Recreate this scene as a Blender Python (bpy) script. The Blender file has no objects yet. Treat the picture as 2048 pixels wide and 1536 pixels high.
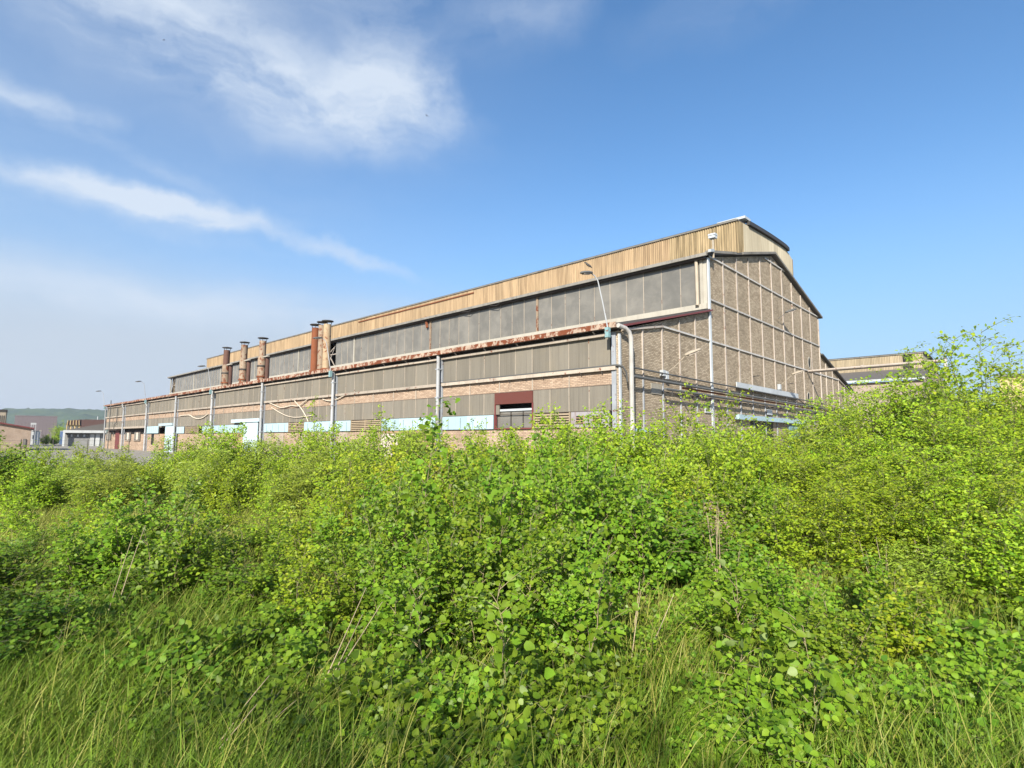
import bpy, bmesh, math, random
import numpy as np
from mathutils import Vector, Matrix
R = math.radians
rng = np.random.default_rng(7)
random.seed(7)
SC = bpy.context.scene
COL = SC.collection

# ------------------------------------------------------------------ camera, sky, sun, exposure
cam_data = bpy.data.cameras.new('camera'); cam = bpy.data.objects.new('camera', cam_data); COL.objects.link(cam)
cam_data.sensor_width = 36.0; cam_data.lens = 36.0 * 1126.0 / 2048.0
cam_data.clip_start = 0.05; cam_data.clip_end = 12000
CAM_H = 1.8
_rw = [[0.9999903, -0.0044091, 0.0], [-0.00043375, -0.09837562, -0.99514926], [0.00438774, 0.99513959, -0.09837658]]
cam.matrix_world = Matrix.Translation((0, 0, CAM_H)) @ Matrix(_rw).to_4x4()
SC.camera = cam
U = Vector((-0.72885746, 0.68466547, 0)); V = Vector((0.68466547, 0.72885746, 0))   # along the long wall / along the gable
sun_travel = (U * 0.50 + V * 1.0 + Vector((0, 0, -0.66))).normalized()
SUN_EL = math.asin(-sun_travel.z); SUN_AZ = math.atan2(-sun_travel.x, -sun_travel.y)
sd = bpy.data.lights.new('sun', 'SUN'); sd.energy = 4.9; sd.angle = R(0.55); sd.color = (1.0, 0.92, 0.79)
sun = bpy.data.objects.new('sun', sd); COL.objects.link(sun)
sun.rotation_euler = sun_travel.to_track_quat('-Z', 'Y').to_euler()
SC.view_settings.view_transform = 'Standard'; SC.view_settings.look = 'None'
SC.view_settings.exposure = 0.92; SC.view_settings.gamma = 1.0; SC.view_settings.use_curve_mapping = False
SC.cycles.max_bounces = 5; SC.cycles.diffuse_bounces = 2; SC.cycles.glossy_bounces = 1; SC.cycles.transmission_bounces = 2; SC.cycles.transparent_max_bounces = 6; SC.cycles.volume_bounces = 0
SC.cycles.use_denoising = True

world = bpy.data.worlds.new('World'); SC.world = world; world.use_nodes = True
def build_world():
    nt = world.node_tree; N = nt.nodes; L = nt.links; N.clear()
    out = N.new('ShaderNodeOutputWorld'); bg = N.new('ShaderNodeBackground'); L.new(bg.outputs[0], out.inputs[0])
    bg.inputs['Strength'].default_value = 0.13
    sky = N.new('ShaderNodeTexSky'); sky.sky_type = 'NISHITA'; sky.sun_disc = False
    sky.sun_elevation = SUN_EL; sky.sun_rotation = SUN_AZ; sky.altitude = 200; sky.air_density = 1.0; sky.dust_density = 0.7; sky.ozone_density = 1.5
    tc = N.new('ShaderNodeTexCoord'); sep = N.new('ShaderNodeSeparateXYZ'); L.new(tc.outputs['Generated'], sep.inputs[0])
    def m(op, a, b=None, c=None, clamp=False):
        n = N.new('ShaderNodeMath'); n.operation = op; n.use_clamp = clamp
        for k, v in enumerate((a, b, c)):
            if v is None: continue
            if isinstance(v, (int, float)): n.inputs[k].default_value = v
            else: L.new(v, n.inputs[k])
        return n.outputs[0]
    az = m('ARCTAN2', sep.outputs[0], sep.outputs[1]); el = m('ARCSINE', sep.outputs[2])
    ae = N.new('ShaderNodeCombineXYZ'); L.new(az, ae.inputs[0]); L.new(el, ae.inputs[1])
    def noise(vec, scale, detail, rough, dist, loc=(0, 0, 0), rot=0, sc=(1, 1, 1), out='Fac'):
        mp = N.new('ShaderNodeMapping'); L.new(vec, mp.inputs[0]); mp.inputs['Location'].default_value = loc
        mp.inputs['Rotation'].default_value = (0, 0, rot); mp.inputs['Scale'].default_value = sc
        n = N.new('ShaderNodeTexNoise'); L.new(mp.outputs[0], n.inputs['Vector'])
        n.inputs['Scale'].default_value = scale; n.inputs['Detail'].default_value = detail
        n.inputs['Roughness'].default_value = rough; n.inputs['Distortion'].default_value = dist
        return n.outputs[out]
    def ramp(v, a, b):
        n = N.new('ShaderNodeMapRange'); n.interpolation_type = 'SMOOTHSTEP'; L.new(v, n.inputs[0])
        n.inputs[1].default_value = a; n.inputs[2].default_value = b; return n.outputs[0]
    # warp of the angular coordinates, so that the cloud bodies have torn outlines
    wc = noise(ae.outputs[0], 6.0, 5, 0.60, 0.0, out='Color')
    sub = N.new('ShaderNodeVectorMath'); sub.operation = 'SUBTRACT'; L.new(wc, sub.inputs[0]); sub.inputs[1].default_value = (0.5, 0.5, 0.5)
    mul = N.new('ShaderNodeVectorMath'); mul.operation = 'MULTIPLY'; L.new(sub.outputs[0], mul.inputs[0]); mul.inputs[1].default_value = (0.26, 0.075, 0)
    aw = N.new('ShaderNodeVectorMath'); aw.operation = 'ADD'; L.new(ae.outputs[0], aw.inputs[0]); L.new(mul.outputs[0], aw.inputs[1])
    def blob(cx, cy, rx, ry, rot, amp, hard=0.0):
        mp = N.new('ShaderNodeMapping'); mp.vector_type = 'TEXTURE'; L.new(aw.outputs[0], mp.inputs[0])
        mp.inputs['Location'].default_value = (cx, cy, 0); mp.inputs['Rotation'].default_value = (0, 0, rot); mp.inputs['Scale'].default_value = (rx, ry, 1)
        ln = N.new('ShaderNodeVectorMath'); ln.operation = 'LENGTH'; L.new(mp.outputs[0], ln.inputs[0])
        return m('MULTIPLY', ramp(ln.outputs['Value'], 1.0, hard), amp)
    blobs = [(-0.37, 0.540, 0.36, 0.10, -0.08, 0.95), (-0.22, 0.58, 0.14, 0.15, -0.30, 0.80), (-0.62, 0.60, 0.36, 0.14, -0.35, 0.62), (-0.45, 0.66, 0.50, 0.10, 0.0, 0.30),
             (-0.66, 0.350, 0.26, 0.032, -0.03, 0.85), (-0.52, 0.347, 0.18, 0.034, 0.03, 1.0, 0.1), (-0.30, 0.312, 0.17, 0.022, -0.30, 0.62), (-0.60, 0.322, 0.30, 0.030, -0.10, 0.22),
             (-0.76, 0.440, 0.15, 0.034, -0.08, 0.75), (-0.50, 0.205, 0.75, 0.055, -0.03, 0.55), (-0.62, 0.405, 0.22, 0.018, -0.20, 0.22), (0.02, 0.68, 0.20, 0.08, 0.2, 0.42), (0.40, 0.66, 0.3, 0.06, 0.1, 0.16),
             (1.6, 0.5, 0.5, 0.10, 0.2, 0.6), (-1.7, 0.6, 0.5, 0.16, -0.2, 0.6), (2.7, 0.45, 0.5, 0.09, 0.1, 0.5), (-2.6, 0.4, 0.4, 0.07, 0.1, 0.5)]
    tot = None
    for bb in blobs:
        o = blob(*bb); tot = o if tot is None else m('ADD', tot, o)
    fine = noise(aw.outputs[0], 6.5, 8, 0.60, 0.15, rot=-0.30, sc=(0.5, 1.5, 1))
    body = m('MULTIPLY', m('MINIMUM', tot, 1.0), ramp(fine, 0.20, 0.66))
    veil = m('MULTIPLY', m('MULTIPLY', ramp(az, 0.25, -0.75), m('ADD', m('MULTIPLY', fine, 0.5), 0.10)), 0.55)      # thin high veil, thicker to the left
    low = m('MULTIPLY', m('MULTIPLY', ramp(el, 0.30, 0.13), m('ADD', m('MULTIPLY', ramp(az, 0.30, -0.30), 0.86), 0.06)), m('ADD', m('MULTIPLY', fine, 0.35), 0.80))
    haze = m('MULTIPLY', ramp(el, 0.45, 0.0), 0.78)
    cov = m('MINIMUM', m('ADD', m('MULTIPLY', body, 0.88), veil), 0.90)
    hsv = N.new('ShaderNodeHueSaturation'); L.new(sky.outputs[0], hsv.inputs['Color']); hsv.inputs['Saturation'].default_value = 1.24; hsv.inputs['Value'].default_value = 0.86
    def mix(f, a, b):
        n = N.new('ShaderNodeMix'); n.data_type = 'RGBA'; L.new(f, n.inputs[0])
        for k, v in ((6, a), (7, b)):
            if isinstance(v, tuple): n.inputs[k].default_value = v
            else: L.new(v, n.inputs[k])
        return n.outputs[2]
    c = mix(haze, hsv.outputs[0], (1.18, 1.95, 3.05, 1))
    c = mix(m('MINIMUM', low, 0.88), c, (2.35, 2.66, 3.06, 1))
    c = mix(cov, c, (3.05, 3.42, 3.92, 1))
    L.new(c, bg.inputs['Color'])
    world.cycles.sampling_method = 'MANUAL'; world.cycles.sample_map_resolution = 256
build_world()

# ------------------------------------------------------------------ helpers
def tag(o, label=None, cat=None, group=None, kind=None):
    if label: o['label'] = label
    if cat: o['category'] = cat
    if group: o['group'] = group
    if kind: o['kind'] = kind
    return o
def empty(name, loc=(0, 0, 0), rz=0.0, parent=None):
    o = bpy.data.objects.new(name, None); COL.objects.link(o); o.location = loc; o.rotation_euler = (0, 0, rz)
    o.empty_display_size = 0.2
    if parent: o.parent = parent
    return o
def link(name, me, mat=None, parent=None, loc=(0, 0, 0), rot=(0, 0, 0), scale=(1, 1, 1)):
    o = bpy.data.objects.new(name, me); COL.objects.link(o)
    o.location = loc; o.rotation_euler = rot; o.scale = scale
    if mat is not None and not me.materials: me.materials.append(mat)
    if parent: o.parent = parent
    return o
class MB:
    def __init__(s): s.v = []; s.f = []; s.sm = []
    def add(s, vs, fs, smooth=False):
        b = len(s.v); s.v += [tuple(v) for v in vs]; s.f += [tuple(b + i for i in f) for f in fs]; s.sm += [smooth] * len(fs); return s
    def box(s, x0, x1, y0, y1, z0, z1):
        x0, x1 = min(x0, x1), max(x0, x1); y0, y1 = min(y0, y1), max(y0, y1); z0, z1 = min(z0, z1), max(z0, z1)
        return s.add([(x0, y0, z0), (x1, y0, z0), (x1, y1, z0), (x0, y1, z0), (x0, y0, z1), (x1, y0, z1), (x1, y1, z1), (x0, y1, z1)],
                     [(0, 3, 2, 1), (4, 5, 6, 7), (0, 1, 5, 4), (1, 2, 6, 5), (2, 3, 7, 6), (3, 0, 4, 7)])
    def bar(s, a, b, w, h=None, up=(0, 0, 1)):
        a, b = Vector(a), Vector(b); d = (b - a).normalized(); h = h or w
        u = Vector(up); x = d.cross(u)
        if x.length < 1e-4: x = d.cross(Vector((0, 1, 0)))
        x.normalize(); y = x.cross(d).normalized()
        vs = []
        for p in (a, b):
            for sx, sy in ((-1, -1), (1, -1), (1, 1), (-1, 1)): vs.append(p + x * (sx * w / 2) + y * (sy * h / 2))
        return s.add(vs, [(0, 1, 2, 3), (7, 6, 5, 4), (0, 4, 5, 1), (1, 5, 6, 2), (2, 6, 7, 3), (3, 7, 4, 0)])
    def tube(s, pts, rad, n=10, cap=True):
        pts = [Vector(p) for p in pts]; rs = rad if isinstance(rad, (list, tuple)) else [rad] * len(pts)
        prev = None; rings = []
        for i, p in enumerate(pts):
            d = (pts[min(i + 1, len(pts) - 1)] - pts[max(i - 1, 0)]).normalized()
            x = d.cross(Vector((0, 0, 1)) if abs(d.z) < 0.9 else Vector((0, 1, 0))).normalized() if prev is None else (prev - d * prev.dot(d)).normalized()
            prev = x; y = d.cross(x)
            rings.append([p + (x * math.cos(2 * math.pi * k / n) + y * math.sin(2 * math.pi * k / n)) * rs[i] for k in range(n)])
        vs = [v for r in rings for v in r]; fs = []
        for i in range(len(pts) - 1):
            for k in range(n): fs.append((i * n + k, i * n + (k + 1) % n, (i + 1) * n + (k + 1) % n, (i + 1) * n + k))
        s.add(vs, fs, True)
        if cap:
            s.add(rings[0], [tuple(reversed(range(n)))]); s.add(rings[-1], [tuple(range(n))])
        return s
    def prism(s, poly, axis, a, b):
        """poly: list of 2D points; axis 'y': (x,z) extruded along y; 'x': (y,z) along x; 'z': (x,y) along z"""
        def p(q, t): return {'y': (q[0], t, q[1]), 'x': (t, q[0], q[1]), 'z': (q[0], q[1], t)}[axis]
        n = len(poly); vs = [p(q, a) for q in poly] + [p(q, b) for q in poly]
        return s.add(vs, [tuple(range(n)), tuple(reversed(range(n, 2 * n)))] + [(k, n + k, n + (k + 1) % n, (k + 1) % n) for k in range(n)])
    def mesh(s, name):
        me = bpy.data.meshes.new(name); me.from_pydata(s.v, [], s.f); me.polygons.foreach_set('use_smooth', s.sm)
        bm = bmesh.new(); bm.from_mesh(me); bmesh.ops.recalc_face_normals(bm, faces=bm.faces); bm.to_mesh(me); bm.free()
        return me
    def build(s, name, mat, parent=None, loc=(0, 0, 0), rot=(0, 0, 0)):
        return link(name, s.mesh(name), mat, parent, loc, rot)
def box(name, x0, x1, y0, y1, z0, z1, mat, parent=None): return MB().box(x0, x1, y0, y1, z0, z1).build(name, mat, parent)

# ------------------------------------------------------------------ materials
def new_mat(name):
    m = bpy.data.materials.new(name); m.use_nodes = True; nt = m.node_tree; nt.nodes.clear()
    out = nt.nodes.new('ShaderNodeOutputMaterial'); return m, nt, out
class NT:
    def __init__(s, nt): s.nt = nt; s.N = nt.nodes; s.L = nt.links
    def put(s, sock, v):
        if isinstance(v, (int, float)): sock.default_value = v
        elif isinstance(v, (tuple, list)):
            sock.default_value = tuple(v) + ((1,) if len(v) == 3 and len(sock.default_value) == 4 else ())
        else: s.L.new(v, sock)
    def math(s, op, a, b=0.0, clamp=False):
        n = s.N.new('ShaderNodeMath'); n.operation = op; n.use_clamp = clamp; s.put(n.inputs[0], a); s.put(n.inputs[1], b); return n.outputs[0]
    def noise(s, vec, scale, detail=4, rough=0.55, dist=0.0, sc=None, out='Fac'):
        if sc:
            mp = s.N.new('ShaderNodeMapping'); s.L.new(vec, mp.inputs[0]); mp.inputs['Scale'].default_value = sc; vec = mp.outputs[0]
        n = s.N.new('ShaderNodeTexNoise'); s.L.new(vec, n.inputs['Vector']); n.inputs['Scale'].default_value = scale
        n.inputs['Detail'].default_value = detail; n.inputs['Roughness'].default_value = rough; n.inputs['Distortion'].default_value = dist
        return n.outputs[out]
    def ramp(s, v, a, b, lo=0.0, hi=1.0):
        n = s.N.new('ShaderNodeMapRange'); s.L.new(v, n.inputs[0]); n.interpolation_type = 'SMOOTHSTEP'
        n.inputs[1].default_value = a; n.inputs[2].default_value = b; n.inputs[3].default_value = lo; n.inputs[4].default_value = hi; return n.outputs[0]
    def mix(s, f, a, b, blend='MIX'):
        n = s.N.new('ShaderNodeMix'); n.data_type = 'RGBA'; n.blend_type = blend; s.put(n.inputs[0], f); s.put(n.inputs[6], a); s.put(n.inputs[7], b); return n.outputs[2]
    def coord(s, which='Object'):
        if which == 'Position': return s.N.new('ShaderNodeNewGeometry').outputs['Position']
        return s.N.new('ShaderNodeTexCoord').outputs[which]
    def rand(s): return s.N.new('ShaderNodeObjectInfo').outputs['Random']
    def bump(s, h, strength=0.3, dist=0.02):
        n = s.N.new('ShaderNodeBump'); s.L.new(h, n.inputs['Height']); n.inputs['Strength'].default_value = strength; n.inputs['Distance'].default_value = dist; return n.outputs[0]
    def bsdf(s, out, color, rough=0.8, spec=0.3, metal=0.0, normal=None):
        b = s.N.new('ShaderNodeBsdfPrincipled'); s.put(b.inputs['Base Color'], color); s.put(b.inputs['Roughness'], rough)
        b.inputs['Specular IOR Level'].default_value = spec; b.inputs['Metallic'].default_value = metal
        if normal is not None: s.L.new(normal, b.inputs['Normal'])
        s.L.new(b.outputs[0], out.inputs[0]); return b
def paint(name, col, dirt=(0.10, 0.085, 0.07), amount=0.5, rough=0.6, scale=1.2, streak=True, rust=0.0, spec=0.3, vary=0.12, bump=0.15):
    """painted or raw surface with blotches, vertical run-off streaks, optional rust, slight variation from piece to piece"""
    m, nt, out = new_mat(name); g = NT(nt); P = g.coord('Position')
    n1 = g.noise(P, scale, 6, 0.6, 0.3); n2 = g.noise(P, 7.0, 4, 0.6, 0.0, sc=(1, 1, 0.10)); n3 = g.noise(P, 26, 3, 0.6)
    f = g.ramp(n1, 0.38, 0.75)
    if streak: f = g.math('ADD', g.math('MULTIPLY', f, 0.6), g.math('MULTIPLY', g.ramp(n2, 0.48, 0.78), 0.6), True)
    c = g.mix(g.math('MULTIPLY', f, amount), col, dirt)
    c = g.mix(g.ramp(n3, 0.3, 0.8, 0, 0.22), c, tuple(x * 0.55 for x in col))
    if rust > 0:
        rf = g.ramp(g.noise(P, 2.6, 7, 0.68, 0.6), 0.62 - rust * 0.3, 0.70 - rust * 0.3)
        rc = g.mix(g.noise(P, 9, 4), (0.20, 0.055, 0.02), (0.09, 0.028, 0.014)); c = g.mix(rf, c, rc)
    h = g.N.new('ShaderNodeHueSaturation'); g.L.new(c, h.inputs['Color']); g.L.new(g.math('ADD', g.math('MULTIPLY', g.rand(), 2 * vary), 1 - vary), h.inputs['Value'])
    g.bsdf(out, h.outputs[0], rough, spec, normal=g.bump(n3, bump, 0.01)); return m
def brick(name, c1, c2, mortar, bw=0.26, bh=0.085, grime=0.5, pale=0.25, msize=0.013):
    m, nt, out = new_mat(name); g = NT(nt); O = g.coord('Object'); P = g.coord('Position')
    sp = g.N.new('ShaderNodeSeparateXYZ'); g.L.new(O, sp.inputs[0]); cb = g.N.new('ShaderNodeCombineXYZ')
    g.L.new(g.math('ADD', sp.outputs[0], sp.outputs[1]), cb.inputs[0]); g.L.new(sp.outputs[2], cb.inputs[1])
    b = g.N.new('ShaderNodeTexBrick'); g.L.new(cb.outputs[0], b.inputs['Vector']); b.offset = 0.5
    g.put(b.inputs['Color1'], c1); g.put(b.inputs['Color2'], c2); g.put(b.inputs['Mortar'], mortar)
    b.inputs['Scale'].default_value = 1.0; b.inputs['Mortar Size'].default_value = msize; b.inputs['Mortar Smooth'].default_value = 0.3
    b.inputs['Bias'].default_value = 0.0; b.inputs['Brick Width'].default_value = bw; b.inputs['Row Height'].default_value = bh
    n1 = g.noise(P, 0.45, 6, 0.62, 0.4); n2 = g.noise(P, 3.0, 6, 0.65, 0.2); n3 = g.noise(P, 1.5, 5, 0.6, 0, sc=(1, 1, 0.16))
    c = g.mix(g.math('MULTIPLY', g.ramp(n1, 0.42, 0.72), grime), b.outputs['Color'], tuple(x * 0.45 for x in c1))
    c = g.mix(g.math('MULTIPLY', g.ramp(n3, 0.55, 0.80), pale), c, (0.42, 0.37, 0.32))
    c = g.mix(g.ramp(n2, 0.35, 0.75, 0, 0.45), c, tuple(x * 0.6 for x in c2))
    hgt = g.math('ADD', g.math('MULTIPLY', b.outputs['Fac'], -1.0), g.math('MULTIPLY', n2, 0.8))
    g.bsdf(out, c, 0.92, 0.15, normal=g.bump(hgt, 0.8, 0.015)); return m
def cement(name, ca, cb_, cc, streaks=0.7, rib=0.0):
    """weathered fibre-cement: vertical stains, lichen"""
    m, nt, out = new_mat(name); g = NT(nt); P = g.coord('Position')
    s1 = g.noise(P, 3.2, 6, 0.62, 0.1, sc=(1, 1, 0.07)); s2 = g.noise(P, 0.5, 5, 0.6, 0.3); s3 = g.noise(P, 18, 4, 0.6); s4 = g.noise(P, 22.0, 3, 0.6, 0, sc=(1, 1, 0.015))
    c = g.mix(g.ramp(s1, 0.40, 0.66, 0, streaks), ca, cb_)
    c = g.mix(g.ramp(s2, 0.45, 0.75, 0, 0.6), c, cc)
    c = g.mix(g.ramp(s4, 0.5, 0.75, 0, streaks * 0.8), c, tuple(x * 0.35 for x in cb_))
    h = g.N.new('ShaderNodeHueSaturation'); g.L.new(c, h.inputs['Color']); g.L.new(g.math('ADD', g.math('MULTIPLY', g.math('POWER', g.rand(), 2.0), 0.22), 0.92), h.inputs['Value'])
    hh = s3
    if rib:
        w = g.N.new('ShaderNodeTexWave'); w.wave_type = 'BANDS'; w.bands_direction = 'Y'; g.L.new(g.coord('Object'), w.inputs['Vector']); w.inputs['Scale'].default_value = rib
        hh = g.math('ADD', s3, g.math('MULTIPLY', w.outputs['Fac'], 2.0))
    g.bsdf(out, h.outputs[0], 0.9, 0.2, normal=g.bump(hh, 0.35, 0.012)); return m
M = {}
M['brick_warm'] = brick('brick_warm', (0.33, 0.235, 0.17), (0.52, 0.395, 0.295), (0.19, 0.145, 0.11), grime=0.35, pale=0.2)
M['brick_brown'] = brick('brick_brown', (0.29, 0.230, 0.160), (0.57, 0.475, 0.35), (0.15, 0.12, 0.09), grime=0.45, pale=0.3)
M['brick_pink'] = brick('brick_pink', (0.34, 0.275, 0.225), (0.42, 0.345, 0.28), (0.33, 0.29, 0.25), grime=0.25)
M['brick_tan'] = brick('brick_tan', (0.34, 0.25, 0.19), (0.38, 0.29, 0.22), (0.36, 0.30, 0.25), grime=0.3, pale=0.1)
M['panel'] = cement('panel_grey', (0.185, 0.170, 0.142), (0.145, 0.134, 0.113), (0.215, 0.188, 0.142), 0.55, rib=7.0)
M['yellow_sheet'] = cement('sheet_yellow', (0.36, 0.265, 0.165), (0.195, 0.138, 0.084), (0.29, 0.222, 0.142), 0.75)
M['dark_sheet'] = cement('sheet_lichen', (0.36, 0.28, 0.17), (0.13, 0.10, 0.055), (0.25, 0.20, 0.115), 0.95)
M['pale_sheet'] = cement('sheet_pale', (0.38, 0.345, 0.265), (0.22, 0.185, 0.125), (0.34, 0.31, 0.235), 0.45)
M['far_sheet'] = cement('sheet_tan', (0.36, 0.30, 0.205), (0.20, 0.16, 0.105), (0.28, 0.24, 0.17), 0.6)
M['mullion'] = paint('steel_cream', (0.42, 0.375, 0.33), amount=0.45, rust=0.10, rough=0.6)
M['mullion_blue'] = paint('steel_blue_grey', (0.33, 0.36, 0.40), amount=0.4, rust=0.10)
M['gable_rail'] = paint('rail_pale', (0.50, 0.485, 0.46), amount=0.4, rust=0.06)
M['grey_pipe'] = paint('pipe_grey', (0.36, 0.38, 0.40), amount=0.35, rust=0.10, rough=0.5)
M['white_pipe'] = paint('pipe_white', (0.46, 0.45, 0.43), amount=0.45, rust=0.05, rough=0.45)
M['rail'] = paint('rail_cream', (0.40, 0.35, 0.29), amount=0.5, rust=0.15)
M['rust_paint'] = paint('fascia_peeling', (0.40, 0.31, 0.24), amount=0.5, rust=0.58, rough=0.7)
M['rust'] = paint('rust', (0.20, 0.068, 0.03), dirt=(0.07, 0.03, 0.018), amount=0.8, rough=0.85)
M['stack'] = paint('stack_metal', (0.30, 0.235, 0.17), dirt=(0.12, 0.06, 0.035), amount=0.8, rust=0.35, rough=0.7)
M['stack_dark'] = paint('stack_dark', (0.115, 0.06, 0.045), dirt=(0.05, 0.032, 0.026), amount=0.7, rough=0.8)
M['stack_cream'] = paint('stack_cream', (0.36, 0.275, 0.175), dirt=(0.22, 0.11, 0.05), amount=0.7, rust=0.2, rough=0.7)
M['dark'] = paint('dark_metal', (0.05, 0.048, 0.046), amount=0.4)
M['black'] = paint('interior_dark', (0.012, 0.012, 0.012), amount=0.3, vary=0.0)  # near-black colour carries the shade inside openings and behind walls
M['soffit'] = paint('soffit', (0.065, 0.05, 0.042), amount=0.5)
M['roof'] = paint('roofing', (0.10, 0.095, 0.09), amount=0.5)
M['verge'] = paint('verge_grey', (0.23, 0.22, 0.20), dirt=(0.06, 0.055, 0.05), amount=0.8, rough=0.85)
M['red_trim'] = paint('trim_dark_red', (0.16, 0.045, 0.045), dirt=(0.09, 0.03, 0.03), amount=0.4)
M['red_panel'] = paint('panel_brown_red', (0.125, 0.042, 0.033), dirt=(0.13, 0.045, 0.035), amount=0.4, rough=0.55, streak=False)
M['light_blue'] = paint('panel_light_blue', (0.36, 0.51, 0.58), dirt=(0.28, 0.33, 0.33), amount=0.55, rough=0.5, scale=0.9)
M['door_blue'] = paint('door_pale_blue', (0.42, 0.54, 0.60), dirt=(0.34, 0.38, 0.38), amount=0.35, rough=0.5)
M['white_board'] = paint('board_white', (0.46, 0.50, 0.53), dirt=(0.30, 0.32, 0.33), amount=0.5, rough=0.5)
M['louvre'] = paint('louvre_tan', (0.36, 0.29, 0.20), dirt=(0.18, 0.14, 0.10), amount=0.5)
M['board_dirty'] = paint('board_dirty', (0.30, 0.29, 0.31), dirt=(0.16, 0.085, 0.055), amount=0.9, rough=0.7, scale=0.8)
M['tan_wood'] = paint('boarding_tan', (0.38, 0.25, 0.16), dirt=(0.18, 0.10, 0.07), amount=0.5)
M['cream_panel'] = paint('panel_cream', (0.55, 0.48, 0.41), dirt=(0.40, 0.32, 0.26), amount=0.4)
M['teal'] = paint('teal_box', (0.20, 0.34, 0.36), amount=0.3, rust=0.1)
M['cable'] = paint('cable_pale', (0.60, 0.53, 0.43), amount=0.3, vary=0.05)
M['lamp_grey'] = paint('lamp_grey', (0.10, 0.104, 0.104), amount=0.3)
M['lamp_cream'] = paint('lamp_cream', (0.38, 0.33, 0.26), amount=0.35)
M['sill'] = paint('sill_concrete', (0.38, 0.36, 0.31), dirt=(0.22, 0.20, 0.17), amount=0.6)
def glass_mat():
    m, nt, out = new_mat('glass_dirty'); g = NT(nt); P = g.coord('Position')
    n1 = g.noise(P, 0.8, 6, 0.6, 0.4); n2 = g.noise(P, 5, 5, 0.6, 0.0, sc=(1, 1, 0.12)); n3 = g.noise(P, 30, 3)
    c = g.mix(g.ramp(n1, 0.35, 0.7), (0.165, 0.160, 0.145), (0.205, 0.195, 0.172)); c = g.mix(g.ramp(n2, 0.5, 0.78, 0, 0.7), c, (0.19, 0.18, 0.155))
    h = g.N.new('ShaderNodeHueSaturation'); g.L.new(c, h.inputs['Color']); g.L.new(g.math('ADD', g.math('MULTIPLY', g.rand(), 0.16), 0.92), h.inputs['Value'])
    b = g.bsdf(out, h.outputs[0], g.math('ADD', g.math('MULTIPLY', g.rand(), 0.22), 0.10), 0.6, normal=g.bump(n3, 0.1, 0.005))
    t = g.N.new('ShaderNodeBsdfTransparent'); mx = g.N.new('ShaderNodeMixShader'); g.L.new(g.ramp(n1, 0.3, 0.75, 0.22, 0.08), mx.inputs[0])
    g.L.new(b.outputs[0], mx.inputs[1]); g.L.new(t.outputs[0], mx.inputs[2]); g.L.new(mx.outputs[0], out.inputs[0]); return m
M['glass'] = glass_mat()
def leaf_mat(name, dark, light, yellow, trans=0.32, back=None):
    m, nt, out = new_mat(name); g = NT(nt)
    at = g.N.new('ShaderNodeAttribute'); at.attribute_name = 'tint'
    sp = g.N.new('ShaderNodeSeparateColor'); g.L.new(at.outputs['Color'], sp.inputs[0])
    c = g.mix(sp.outputs[0], dark, light); c = g.mix(g.math('MULTIPLY', sp.outputs[1], 0.55), c, yellow)
    h = g.N.new('ShaderNodeHueSaturation'); g.L.new(c, h.inputs['Color'])
    g.L.new(g.math('ADD', g.math('MULTIPLY', g.rand(), 0.028), 0.486), h.inputs['Hue']); g.L.new(g.math('ADD', g.math('MULTIPLY', g.rand(), 0.35), 0.83), h.inputs['Value'])
    col = h.outputs[0]
    geo = g.N.new('ShaderNodeNewGeometry')
    if back: col = g.mix(g.math('MULTIPLY', geo.outputs['Backfacing'], 0.75), col, back)
    b = g.N.new('ShaderNodeBsdfPrincipled'); g.L.new(col, b.inputs['Base Color']); b.inputs['Roughness'].default_value = 0.5; b.inputs['Specular IOR Level'].default_value = 0.22
    t = g.N.new('ShaderNodeBsdfTranslucent'); g.L.new(g.mix(0.55, col, yellow), t.inputs['Color'])
    mx = g.N.new('ShaderNodeMixShader'); mx.inputs[0].default_value = trans
    g.L.new(b.outputs[0], mx.inputs[1]); g.L.new(t.outputs[0], mx.inputs[2]); g.L.new(mx.outputs[0], out.inputs[0]); return m
M['leaf_poplar'] = leaf_mat('leaf_poplar', (0.055, 0.135, 0.010), (0.185, 0.320, 0.022), (0.38, 0.47, 0.04), 0.36, back=(0.33, 0.42, 0.17))
M['leaf_bush'] = leaf_mat('leaf_bush', (0.095, 0.205, 0.010), (0.310, 0.450, 0.024), (0.55, 0.60, 0.05), 0.40, back=(0.38, 0.49, 0.16))
M['leaf_willow'] = leaf_mat('leaf_willow', (0.15, 0.245, 0.022), (0.32, 0.43, 0.05), (0.48, 0.53, 0.08), 0.38, back=(0.40, 0.48, 0.20))
M['leaf_dark'] = leaf_mat('leaf_dark', (0.052, 0.125, 0.010), (0.125, 0.240, 0.017), (0.26, 0.34, 0.03), 0.34)  # also colours two poplar saplings darker, as if in shade
M['leaf_yellow'] = leaf_mat('leaf_yellow', (0.26, 0.36, 0.02), (0.42, 0.48, 0.03), (0.56, 0.54, 0.04), 0.36)
M['grass'] = leaf_mat('grass', (0.065, 0.140, 0.010), (0.175, 0.285, 0.022), (0.44, 0.44, 0.10), 0.34)
M['grass_dry'] = leaf_mat('grass_dry', (0.21, 0.26, 0.035), (0.38, 0.39, 0.085), (0.52, 0.47, 0.17), 0.32)
M['bark'] = paint('bark_stem', (0.145, 0.15, 0.065), dirt=(0.07, 0.055, 0.04), amount=0.5, rough=0.85)
M['bark_pale'] = paint('bark_pale', (0.27, 0.23, 0.13), dirt=(0.18, 0.14, 0.09), amount=0.4, rough=0.85)
M['dead'] = paint('dead_stalk', (0.42, 0.34, 0.23), dirt=(0.24, 0.18, 0.12), amount=0.5, rough=0.9)
M['dead_head'] = paint('dead_seed_head', (0.27, 0.20, 0.14), dirt=(0.15, 0.11, 0.08), amount=0.5, rough=0.95)

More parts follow.
